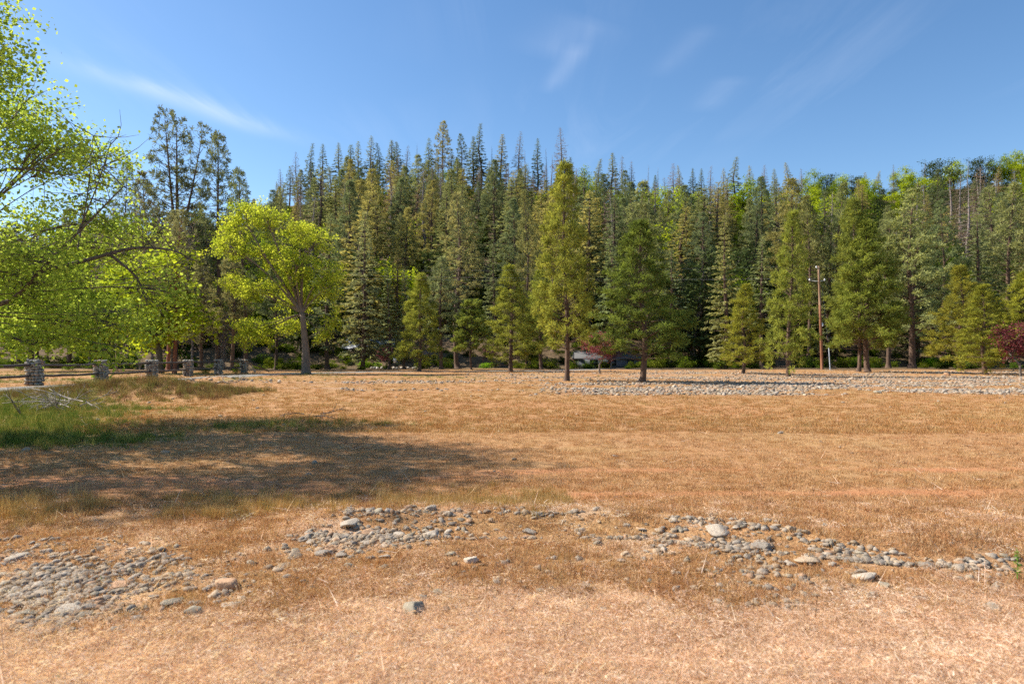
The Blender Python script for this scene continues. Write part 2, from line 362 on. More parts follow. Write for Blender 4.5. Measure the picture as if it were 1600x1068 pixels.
def build_ground():
    ys = np.concatenate([np.linspace(-60, 1.5, 14), 1.5+np.cumsum(0.035*1.0135**np.arange(1, 420))])
    ys = ys[ys < 900]
    us = np.linspace(-1, 1, 361); us = np.sign(us)*(np.abs(us)**1.25)
    Y = np.repeat(ys[:, None], len(us), 1); W = np.maximum(9+1.25*np.maximum(Y, 0), 9) + np.maximum(-Y, 0)*1.2
    X = us[None]*W
    Z = ground_z(X, Y)
    n, k = Y.shape
    i = np.arange(n-1)[:, None]*k+np.arange(k-1)[None]
    Fc = np.stack([i, i+1, i+k+1, i+k], -1).reshape(-1, 4)
    g = Geo(); g.add(np.stack([X, Y, Z], -1).reshape(-1, 3), Fc)
    me = g.mesh('ground', [MAT['ground']], smooth=True)
    x, y = X.ravel(), Y.ravel()
    for nm, val in (('straw', m_straw(x, y)), ('soil', m_soil(x, y)), ('green', m_green(x, y)), ('gravel', m_gravel(x, y)),
                    ('duff', sstep(70, 84, y+8*(fbm(x/8, y/8, 71)-.5)-7*np.exp(-((x+4)/6)**2)))):
        a = me.attributes.new(nm, 'FLOAT', 'POINT'); a.data.foreach_set('value', np.asarray(val, np.float32))
    o = link('ground', me); o['kind'] = 'structure'
build_ground()
def build_road():
    pts = []
    for (a, b) in zip(ROAD[:-1], ROAD[1:]):
        for k in range(8): pts.append((a[0]+(b[0]-a[0])*k/8, a[1]+(b[1]-a[1])*k/8))
    P = np.array(pts)
    for _ in range(4): P[1:-1] = (P[:-2]+2*P[1:-1]+P[2:])/4
    T = np.gradient(P, axis=0); T /= np.linalg.norm(T, axis=1)[:, None]; Nn = np.stack([T[:, 1], -T[:, 0]], 1)
    rows = []
    for w in np.linspace(-1, 1, 7):
        q = P+Nn*(w*RW)*(1+0.08*rng.normal(size=(len(P), 1))*(abs(w) > .9))
        rows.append(np.stack([q[:, 0], q[:, 1], ground_z(q[:, 0], q[:, 1])+0.035-0.03*abs(w)**3], 1))
    V = np.stack(rows, 1); n, k = V.shape[:2]
    i = np.arange(n-1)[:, None]*k+np.arange(k-1)[None]
    g = Geo(); g.add(V.reshape(-1, 3), np.stack([i, i+1, i+k+1, i+k], -1).reshape(-1, 4))
    o = link('road', g.mesh('road', [MAT['road']], True)); o['kind'] = 'structure'
build_road()

# ------------------------------------------------------------------ instanced scatters (stuff)
def scatter(name, label, sources, P, rot, scl, idx, tint):
    me = bpy.data.meshes.new(name+'_points'); n = len(P)
    me.vertices.add(n); me.vertices.foreach_set('co', np.asarray(P, np.float32).ravel())
    for nm, ty, val in (('rot', 'FLOAT_VECTOR', rot), ('scl', 'FLOAT_VECTOR', scl), ('tint', 'FLOAT_COLOR', np.c_[tint, np.ones(n)]), ('idx', 'INT', idx)):
        a = me.attributes.new(nm, ty, 'POINT')
        a.data.foreach_set('vector' if ty == 'FLOAT_VECTOR' else 'color' if ty == 'FLOAT_COLOR' else 'value', np.asarray(val, np.int32 if ty == 'INT' else np.float32).ravel())
    o = link(name, me); o['kind'] = 'stuff'; o['label'] = label
    ng = bpy.data.node_groups.new(name, 'GeometryNodeTree')
    ng.interface.new_socket('Geometry', in_out='INPUT', socket_type='NodeSocketGeometry'); ng.interface.new_socket('Geometry', in_out='OUTPUT', socket_type='NodeSocketGeometry')
    gi = N(ng, 'NodeGroupInput'); go = N(ng, 'NodeGroupOutput'); ip = N(ng, 'GeometryNodeInstanceOnPoints')
    j = N(ng, 'GeometryNodeJoinGeometry')
    for k, s in reversed(list(enumerate(sources))):
        so = bpy.data.objects.new(f'{name}_source', s)
        oi = N(ng, 'GeometryNodeObjectInfo'); oi.inputs['Object'].default_value = so; oi.inputs['As Instance'].default_value = True
        ng.links.new(oi.outputs['Geometry'], j.inputs[0])
    def at_(nm, dt):
        a = N(ng, 'GeometryNodeInputNamedAttribute', data_type=dt); a.inputs[0].default_value = nm; return a.outputs[0]
    ng.links.new(gi.outputs[0], ip.inputs['Points']); ng.links.new(j.outputs[0], ip.inputs['Instance'])
    ip.inputs['Pick Instance'].default_value = True
    ng.links.new(at_('idx', 'INT'), ip.inputs['Instance Index'])
    e = N(ng, 'FunctionNodeEulerToRotation'); ng.links.new(at_('rot', 'FLOAT_VECTOR'), e.inputs[0]); ng.links.new(e.outputs[0], ip.inputs['Rotation'])
    ng.links.new(at_('scl', 'FLOAT_VECTOR'), ip.inputs['Scale']); ng.links.new(ip.outputs[0], go.inputs[0])
    md = o.modifiers.new('scatter', 'NODES'); md.node_group = ng
    return o
def unit(n):
    v = rng.normal(size=(n, 3)); return v/np.linalg.norm(v, axis=1)[:, None]
def nrm(v): return v/(np.linalg.norm(v, axis=-1, keepdims=True)+1e-9)
def blades(g, B, D, L, W, tone, seg=1):
    """thin upright triangles from B along D"""
    S = nrm(np.cross(D, unit(len(B))))*W[:, None]/2
    n = len(B); V = np.stack([B-S, B+S, B+D*L[:, None]], 1).reshape(-1, 3)
    g.add(V, np.arange(3*n).reshape(-1, 3), 0, np.repeat(tone, 3))
def tuft_mesh(n, rad, hmin, hmax, w, lean):
    g = Geo(); a = rng.uniform(0, 6.283, n); r = rad*np.sqrt(rng.uniform(0, 1, n))
    B = np.stack([r*np.cos(a), r*np.sin(a), np.full(n, -0.008)], 1)
    D = nrm(np.stack([rng.normal(0, lean, n), rng.normal(0, lean, n), np.ones(n)], 1))
    blades(g, B, D, rng.uniform(hmin, hmax, n), rng.uniform(.6, 1.3, n)*w, rng.uniform(0, 1, n))
    return g.mesh('tuft', [MAT['grassy']])
def straw_mesh(n, rad, l, w):
    g = Geo(); a = rng.uniform(0, 6.283, n); r = rad*np.sqrt(rng.uniform(0, 1, n))
    B = np.stack([r*np.cos(a), r*np.sin(a), rng.uniform(0.0, .02, n)], 1)
    D = unit(n); D[:, 2] = np.abs(D[:, 2])*0.25; D = nrm(D)
    blades(g, B, D, rng.uniform(.4, 1.2, n)*l, rng.uniform(.6, 1.4, n)*w, rng.uniform(0, 1, n))
    return g.mesh('straw', [MAT['strawm']])
def field_points(n, y0, y1, power=1.0, margin=1.5):
    """points with density falling with distance"""
    uu = rng.uniform(0, 1, n)
    if power == 1: Y = y0*(y1/y0)**uu
    else:
        k = 1-power; Y = (y0**k+(y1**k-y0**k)*uu)**(1/k)
    X = rng.uniform(-1, 1, n)*(0.8*Y+margin)
    return X, Y
def pal(n, cols, jit=0.12):
    c = np.array(cols)[rng.integers(0, len(cols), n)]; return np.clip(c*(1+rng.normal(0, jit, (n, 1))), 0.01, 1)
ORANGE = [(0.58, 0.36, 0.17), (0.54, 0.30, 0.135), (0.64, 0.45, 0.24), (0.48, 0.26, 0.12), (0.56, 0.38, 0.17), (0.70, 0.53, 0.33), (0.50, 0.29, 0.155)]
PALE = [(0.90, 0.72, 0.54), (0.86, 0.67, 0.48), (0.95, 0.82, 0.66), (0.78, 0.58, 0.40), (0.74, 0.50, 0.32), (0.58, 0.42, 0.30)]
GREEN = [(0.10, 0.17, 0.03), (0.16, 0.22, 0.04), (0.24, 0.26, 0.06), (0.34, 0.30, 0.10), (0.12, 0.19, 0.05)]
tufts = [tuft_mesh(30, .07, .012, .050, .0038, .55) for _ in range(6)]
tuftf = [tuft_mesh(34, .22, .04, .12, .014, .4) for _ in range(5)]
tuftg = [tuft_mesh(40, .16, .10, .30, .010, .30) for _ in range(5)]
straws = [straw_mesh(90, .11, .032, .0024) for _ in range(6)]
def euler(n, tilt=.15): return np.stack([rng.normal(0, tilt, n), rng.normal(0, tilt, n), rng.uniform(0, 6.283, n)], 1)
def field_scatter(name, label, src, X, Y, keep, smin, smax, cols, tilt=.1, dz=0):
    k = keep & (road_dist(X, Y) > RW+.1) & ~stony(X, Y); X, Y = X[k], Y[k]; n = len(X)
    s = rng.uniform(smin, smax, n)
    scatter(name, label, src, np.stack([X, Y, ground_z(X, Y)+dz], 1), euler(n, tilt), np.stack([s, s, s*rng.uniform(.7, 1.3, n)], 1), rng.integers(0, len(src), n), pal(n, cols, .09)*(1.0 if cols[0] == GREEN[0] else .99)*(np.array([1, 1, 1]) if cols[0] == GREEN[0] else np.array([1.03, 1.0, 1.05]) if cols[0] == PALE[0] else np.array([1.01, .97, .98])))
# ------------------------------------------------------------------ stones
def ico(sub):
    import bmesh
    bm = bmesh.new(); bmesh.ops.create_icosphere(bm, subdivisions=sub, radius=1)
    V = np.array([v.co[:] for v in bm.verts]); Fc = np.array([[v.index for v in f.verts] for f in bm.faces]); bm.free(); return V, Fc
ICO3, ICO3F = ico(3); ICO2, ICO2F = ico(2); ICO1, ICO1F = ico(1)
def rock_mesh(V0, F0, mat, cut=4, rough=.06, smooth=True, name='stone'):
    V = V0.copy()
    off = rng.uniform(-20, 20, 3)
    n = fbm(V[:, 0]*1.3+off[0]+V[:, 2], V[:, 1]*1.3+off[1]-V[:, 2]*.7, int(abs(off[2])*10), 3)-.5
    V *= (1+n*.9)[:, None]
    for _ in range(cut):            # flattened facets like a broken or worn cobble
        d = unit(1)[0]; h = rng.uniform(.42, .8); q = V@d; V -= np.where(q > h, (q-h)*.96, 0)[:, None]*d
    V += rng.normal(0, rough*.25, V.shape)
    V = (V-(V.max(0)+V.min(0))/2)/((V.max(0)-V.min(0))/2)
    V[:, 2] = np.where(V[:, 2] < -.55, -.55+(V[:, 2]+.55)*.2, V[:, 2])
    g = Geo(); g.add(V, F0); return g.mesh(name, [mat], smooth)
rocks = [rock_mesh(ICO3, ICO3F, MAT['rock'], 6+k % 6, rough=.05) for k in range(18)]
rocksi = [rock_mesh(ICO1, ICO1F, MAT['rocki'], 3+k % 3, smooth=False) for k in range(6)]+[rock_mesh(ICO2, ICO2F, MAT['rocki'], 5) for k in range(6)]
RCOL = [('grey', (0.36, 0.325, 0.275)), ('pale grey', (0.49, 0.455, 0.39)), ('grey-green', (0.32, 0.315, 0.245)), ('tan', (0.46, 0.35, 0.23)),
        ('buff', (0.54, 0.42, 0.29)), ('dark grey', (0.20, 0.185, 0.165)), ('blue-grey', (0.29, 0.295, 0.285)), ('brown', (0.32, 0.22, 0.14)),
        ('rust-orange', (0.54, 0.29, 0.15)), ('off-white', (0.64, 0.58, 0.49))]
RW_ = np.array([.2, .15, .14, .14, .12, .08, .06, .05, .03, .03])
PALR = [tuple(q*.86 for q in c) for _, c in RCOL]
stones = []      # (px,py,Y,X,size,label-desc...)
def region_of(px, py):
    if py < 640: return 'in the far gravel'
    if px < 120 and py >= 835: return 'at the outer end of the cobble bed'
    if px < 350 and py >= 835: return 'in the cobble bed with the red slab'
    if px < 480: return 'near the orange boulder'
    if 480 <= px < 640 and py < 875: return 'in the thick of the cobble heap'
    if 640 <= px < 830 and py < 860: return 'on the thinner arm of the cobble heap'
    if 640 <= px < 860: return 'around the lone white cobble'
    if py >= 880 and px < 1100: return 'in open stubble'
    if 830 <= px < 1020: return 'in the gap between the two heaps'
    if 1020 <= px < 1240 and py < 880: return 'in the heap with the big white rock'
    if 1240 <= px < 1420 and py < 885: return 'in the tail of the white rock heap'
    if px >= 1420 and py < 890: return 'at the thin end of the stone tail'
    return 'scattered before the stone tail'
def size_word(w): return 'small' if w < 13 else 'medium' if w < 21 else 'large' if w < 33 else 'very large'
def add_stone(px, py, w, h, ci, lab=None, shape=None):
    """w,h: size in the picture (1600 wide)"""
    X, Y = at(px, py+h*.35); m = w/F*Y/2
    asp = h/w
    sz = max(m*asp*.95, m*.25)
    stones.append(dict(px=px, py=py, X=X, Y=Y, sx=m, sy=m*rng.uniform(.6, .95), sz=sz, ci=ci, w=w, lab=lab, asp=asp))
NAMED = [(356, 908, 50, 22, 8, 'large smooth orange-tan boulder half buried in the near stubble'), (336, 926, 26, 12, 4, 'buff slab propped against the large orange boulder'),
 (645, 946, 50, 26, 2, 'grey-green lichened rock alone at the edge of the pale straw'), (735, 872, 26, 14, 9, 'lone rounded white cobble in the stubble before the heap'),
 (1116, 820, 40, 17, 9, 'big elongated white rock atop the far cobble heap'), (1166, 832, 36, 13, 6, 'wide blue-grey slab beside the big white rock'),
 (1352, 897, 44, 14, 1, 'long flat pale slab in the stubble below the stone tail'), (1258, 872, 42, 14, 4, 'long buff slab at the foot of the stone tail'),
 (1236, 878, 22, 10, 1, 'pale wedge stone touching the long buff slab'), (185, 912, 42, 10, 8, 'thin rust-red slab on top of the cobble bed'),
 (553, 807, 40, 13, 1, 'wide pale boulder crowning the end of the cobble heap'), (684, 816, 26, 13, 9, 'white-topped rock at the crest of the cobble heap'),
 (505, 862, 28, 11, 6, 'flat blue-grey stone at the foot of the cobble heap'), (527, 838, 24, 12, 4, 'buff oval cobble in the cobble heap'),
 (678, 795, 22, 11, 0, 'grey humped rock at the back rim of the heap'), (606, 800, 20, 9, 9, 'angular pale stone at the back rim of the heap'),
 (1052, 808, 20, 9, 1, 'rounded pale cobble starting the white rock heap'), (1382, 912, 24, 9, 2, 'flat grey-green stone before the long pale slab'),
 (1362, 928, 22, 10, 6, 'dark blue-grey stone below the long pale slab'), (1434, 932, 24, 9, 6, 'blue-grey stone half hidden in stubble near the weed'),
 (1555, 948, 26, 12, 0, 'grey rock near the straw edge below the weed'), (1508, 940, 18, 7, 4, 'cream pebble slab near the straw edge'),
 (1404, 953, 28, 10, 9, 'white and brown rock beside the straw edge'), (1072, 872, 20, 9, 2, 'grey-green stone on its own before the white rock heap'),
 (702, 863, 22, 7, 2, 'thin green stone near the lone white cobble'), (600, 867, 20, 8, 1, 'flat pale stone before the cobble heap'),
 (105, 950, 40, 14, 1, 'long pale cobble at the front of the cobble bed'), (45, 955, 34, 11, 2, 'grey-green slab at the front of the cobble bed'),
 (270, 938, 42, 12, 2, 'long grey-green slab along the cobble bed edge'), (360, 943, 34, 9, 1, 'pale slab sunk in grass under the orange boulder'),
 (68, 926, 30, 11, 0, 'wide grey cobble in the middle of the cobble bed'), (75, 858, 24, 10, 1, 'pale angular rock at the back of the cobble bed'),
 (25, 870, 40, 9, 1, 'long pale slab at the back of the cobble bed'), (205, 855, 20, 8, 9, 'white cobble alone behind the cobble bed'),
 (242, 857, 22, 7, 1, 'flat pale stone alone behind the cobble bed'), (460, 868, 24, 8, 4, 'flat buff stone between heap and boulder'),
 (440, 884, 26, 7, 3, 'thin tan stone between heap and boulder'), (1275, 824, 14, 6, 1, 'small pale stone out in the open grass'),
 (1470, 829, 22, 5, 1, 'thin pale slab out in the open grass'), (1160, 604, 11, 6, 9, 'white boulder standing in the far gravel beyond the dark pine'),
 (1053, 603, 9, 7, 9, 'small white pointed rock in the far gravel'), (998, 601, 16, 6, 8, 'orange rock at the foot of the dark field pine'),
 (1478, 584, 11, 7, 8, 'orange boulder in the gravel between the yellow pines'), (1532, 612, 12, 6, 0, 'grey boulder at the gravel edge below the yellow pine'),
 (1372, 612, 14, 6, 2, 'grey-green boulder in the far gravel'), (1208, 609, 10, 4, 5, 'dark flat rock in the pine shadow')]
for r_ in NAMED: add_stone(*r_)
def scatter_stones(n, fx, fy, wmin, wmax, sp=9):
    k = 0; tries = 0
    while k < n and tries < n*40:
        tries += 1
        px = fx(); py = fy(px); w = wmin*.85+(wmax-wmin)*rng.uniform()**2.8
        if any(abs(s['px']-px) < (s['w']+w)*.42 and abs(s['py']-py) < (s['w']+w)*.16 for s in stones): continue
        add_stone(px, py, w, w*rng.uniform(.30, .54), int(rng.choice(10, p=RW_))); k += 1
def Ga(m, s, lo=None, hi=None):
    v = rng.normal(m, s)
    return float(np.clip(v, lo, hi)) if lo is not None else float(v)
U = rng.uniform
scatter_stones(66, lambda: Ga(574, 44), lambda px: Ga(826+max(0, 560-px)*.12, 17, 795, 880), 9, 26)
scatter_stones(36, lambda: U(640, 840), lambda px: U(795, 836), 9, 24)
scatter_stones(12, lambda: U(840, 1020), lambda px: U(796, 830), 8, 18)
scatter_stones(60, lambda: U(1020, 1250), lambda px: 826+(px-1020)*.09+Ga(0, 15, -25, 45), 9, 24)
scatter_stones(34, lambda: U(1240, 1510), lambda px: 838+(px-1240)*.10+U(0, 24), 8, 22)
scatter_stones(66, lambda: Ga(120, 110, -30, 420), lambda px: Ga(915, 30, 846, 985), 9, 32)
scatter_stones(16, lambda: U(1100, 1600), lambda px: U(880, 950), 10, 22)
scatter_stones(10, lambda: U(330, 700), lambda px: U(850, 935), 9, 20)
stones = stones[:305]
# labels that single each stone out
def shape_word(s): return 'flat' if s['asp'] < .37 else 'chunky' if s['asp'] > .46 else 'low'
buckets = {}
for s in stones:
    if s['lab']: continue
    key = (size_word(s['w']), shape_word(s), RCOL[s['ci']][0], region_of(s['px'], s['py'])); buckets.setdefault(key, []).append(s)
ORD = ['first', 'second', 'third', 'fourth', 'fifth', 'sixth', 'seventh', 'eighth', 'ninth', 'tenth', 'eleventh', 'twelfth']
for (a, b, c, d), L in buckets.items():
    L.sort(key=lambda s: s['px'])
    for i, s in enumerate(L):
        base = f'{a} {b} {c} stone {d}'
        if len(L) == 1: s['lab'] = base
        elif len(L) == 2: s['lab'] = f"{base}, {'leftmost' if i == 0 else 'rightmost'} of two"
        else: s['lab'] = f'{ORD[min(i, 11)]} {base} from left'
for k, s in enumerate(stones):
    c = (np.array(PALR[s['ci']])*.62+np.array([.43, .32, .22])*.38)*rng.uniform(.8, 1.15)
    far = s['py'] < 640
    z = gz(s['X'], s['Y'])
    thing('stone', s['lab'], 'stone', (s['X'], s['Y'], z+s['sz']*(.55 if far else .34 if s['w'] > 24 else .22)), (rng.normal(0, .12), rng.normal(0, .12), rng.uniform(0, 6.28)),
          (s['sx'], s['sy'], s['sz']), 'river stones lying in the field', rocks[k % len(rocks)], c)
def stone_scatter(name, label, X, Y, smin, smax, power=2.0):
    n = len(X); s = smin+(smax-smin)*rng.uniform(0, 1, n)**power
    ci = rng.choice(10, n, p=RW_); t = (np.array(PALR)[ci]*.55+np.array([.42, .315, .22])*.42)*rng.uniform(.7, 1.12, (n, 1))
    scatter(name, label, rocksi, np.stack([X, Y, ground_z(X, Y)+s*.12], 1), euler(n, .2), np.stack([s, s*rng.uniform(.6, .95, n), s*rng.uniform(.35, .7, n)], 1), rng.integers(0, 12, n), t)
def pxpts(n, fx, fy):
    a = [at(px, fy(px)) for px in (fx() for _ in range(n*2))]; return np.array(a).T
# small cobbles that fill the heaps
parts = [pxpts(1100, lambda: Ga(574, 46), lambda px: Ga(828+max(0, 560-px)*.12, 18, 794, 890)), pxpts(420, lambda: U(640, 850), lambda px: U(795, 842)),
         pxpts(180, lambda: U(830, 1030), lambda px: U(795, 835)), pxpts(900, lambda: U(1015, 1255), lambda px: 826+(px-1020)*.09+Ga(0, 18, -28, 60)),
         pxpts(600, lambda: U(1240, 1520), lambda px: 836+(px-1240)*.10+U(0, 30)), pxpts(2600, lambda: Ga(110, 125, -100, 450), lambda px: Ga(916, 32, 842, 1000)),
         pxpts(500, lambda: U(1100, 1620), lambda px: U(870, 955)), pxpts(700, lambda: U(-40, 1640), lambda px: U(830, 960))]
XY = np.concatenate(parts, 1); XY = XY[:, rng.uniform(.30, .75, XY.shape[1]) < fbm(XY[0]/.45, XY[1]/.45, 88, 3)-.02]
stone_scatter('river_cobbles', 'small cobbles and pebbles filling the near stone heaps', XY[0], XY[1], .007, .045, 2.6)
n = 90000; Y = rng.uniform(26, 74, n); X = rng.uniform(-.25, .85, n)*Y*1.0; k = rng.uniform(0, 1, n) < m_gravel(X, Y)*.52*(40/Y)**.8*(.35+.9*fbm(X/2.2, Y/.9, 89))
X, Y = X[k], Y[k]
stone_scatter('far_gravel', 'broad band of pale river gravel and cobbles under the pines', X, Y, .03, .125, 2.4)
n = 420; X = rng.uniform(-24, 30, n); Y = rng.uniform(9, 60, n)
stone_scatter('loose_pebbles', 'loose pebbles strewn thinly over the field', X, Y, .02, .09, 2)
n = 150; X = rng.normal(-17.5, 2.2, n); Y = rng.normal(41.5, 1.4, n); k = road_dist(X, Y) > RW
stone_scatter('rubble_strip', 'rubble and broken stone beside the bend of the drive', X[k], Y[k], .04, .16, 2)
print('stones', len(stones))
# bare ground where stones lie
OG = np.zeros((400, 1000), bool)
def mark(X, Y, r):
    for x_, y_, r_ in zip(X, Y, r):
        i0, i1 = int((y_-r_*1.6-2)/.04), int((y_+r_*.7-2)/.04)+1; j0, j1 = int((x_-r_+20)/.04), int((x_+r_+20)/.04)+1
        OG[max(0, i0):max(0, i1), max(0, j0):max(0, j1)] = True
mark([q['X'] for q in stones], [q['Y'] for q in stones], [q['sx'] for q in stones]); mark(XY[0], XY[1], np.full(XY.shape[1], .012))
def stony(X, Y):
    i = ((Y-2)/.04).astype(int); j = ((X+20)/.04).astype(int); ok = (i >= 0) & (i < 400) & (j >= 0) & (j < 1000)
    r = np.zeros(len(X), bool); r[ok] = OG[i[ok], j[ok]]; return r & (rng.uniform(0, 1, len(X)) < .7)
X, Y = field_points(52000, 3.6, 15, 1.25); pr = rng.uniform(0, 1, len(X))
nn = fbm(X/.5, Y/.5, 81)
field_scatter('dry_grass', 'short orange-brown dry grass stubble over the near field', tufts, X, Y,
              (pr > m_straw(X, Y)*.85) & (pr > m_soil(X, Y)*.9) & (nn > .27) & (pr > m_green(X, Y)), .7, 1.7, ORANGE, .15)
X, Y = field_points(42000, 2.4, 7.5, 1.3, 1.0); pr = rng.uniform(0, 1, len(X))
field_scatter('straw_litter', 'pale cut straw lying in a loose mat on the near ground', straws, X, Y, pr < m_straw(X, Y)*.96+.07, .6, 1.5, PALE, .12)
X, Y = field_points(9000, 2.6, 6, 1.3, 1.0); pr = rng.uniform(0, 1, len(X))
field_scatter('stubble_grass', 'pale short stubble standing through the straw', tufts, X, Y, (fbm(X/.3, Y/.3, 85) > .6), .4, .9, PALE+ORANGE[:2], .2)
X, Y = field_points(34000, 14, 72, 1.3, 2); pr = rng.uniform(0, 1, len(X))
field_scatter('field_grass', 'low tan and orange dry grass across the far field', tuftf, X, Y,
              (pr > m_soil(X, Y)*.8) & (pr > m_gravel(X, Y)*.9) & (fbm(X/2, Y/1.2, 82) > .25) & (pr > m_green(X, Y)*.8), .35, .85, [(0.56, 0.34, 0.15), (0.50, 0.29, 0.12), (0.60, 0.42, 0.22), (0.46, 0.25, 0.10), (0.52, 0.38, 0.17)], .1)
X, Y = field_points(42000, 10, 34, .8, 2); pr = rng.uniform(0, 1, len(X))
field_scatter('green_grass', 'green grass with yellowing tips around the shaded strip and berm', tuftg, X, Y, (pr < m_green(X, Y)**1.5*.9) & (X < 3), .25, .8, GREEN+[(0.40, 0.38, 0.11)], .12)
X, Y = field_points(12000, 36, 66, 1, 2); pr = rng.uniform(0, 1, len(X))
field_scatter('verge_grass', 'patchy green grass along the drive and fence', tuftg, X, Y, (pr < m_green(X, Y)*.8), .4, .8, GREEN, .12)
# taller fringe of dry grass behind the stones
X, Y = field_points(1500, 4.5, 16, 1.2)
field_scatter('dry_weeds', 'small dark reddish-brown dried weeds dotted through the stubble', tufts, X, Y, fbm(X/1.2, Y/1.2, 86) > .5, .8, 1.8, [(0.20, 0.10, 0.06), (0.28, 0.15, 0.08), (0.24, 0.16, 0.10)], .3)
X, Y = field_points(900, 3.0, 18, 1.2)
field_scatter('fallen_straw', 'long bleached straw stalks lying on the stubble', [straw_mesh(3, .05, .22, .004) for _ in range(3)], X, Y, X < 99, .6, 1.4, PALE, .05, .015)
n = 2600; X = rng.uniform(-8, 0.6, n); Y = rng.normal(7.25, .35, n)+.05*X
field_scatter('tall_dry_grass', 'taller yellow dry grass fringing the shadow behind the stones', tuftg, X, Y, fbm(X/.8, Y/.8, 83) > .42, .22, .5, [(0.58, 0.40, 0.17), (0.52, 0.33, 0.13), (0.46, 0.35, 0.13), (0.66, 0.49, 0.25)], .15)
n = 1500; X = rng.uniform(-20, -10.5, n); Y = 27.3+rng.normal(0, 1.6, n)
field_scatter('berm_weeds', 'tall brown and yellow weeds on the berm beside the drive', tuftg, X, Y, X > -22, .6, 1.3, [(0.30, 0.20, 0.09), (0.20, 0.12, 0.07), (0.36, 0.30, 0.12), (0.22, 0.24, 0.07)], .15)


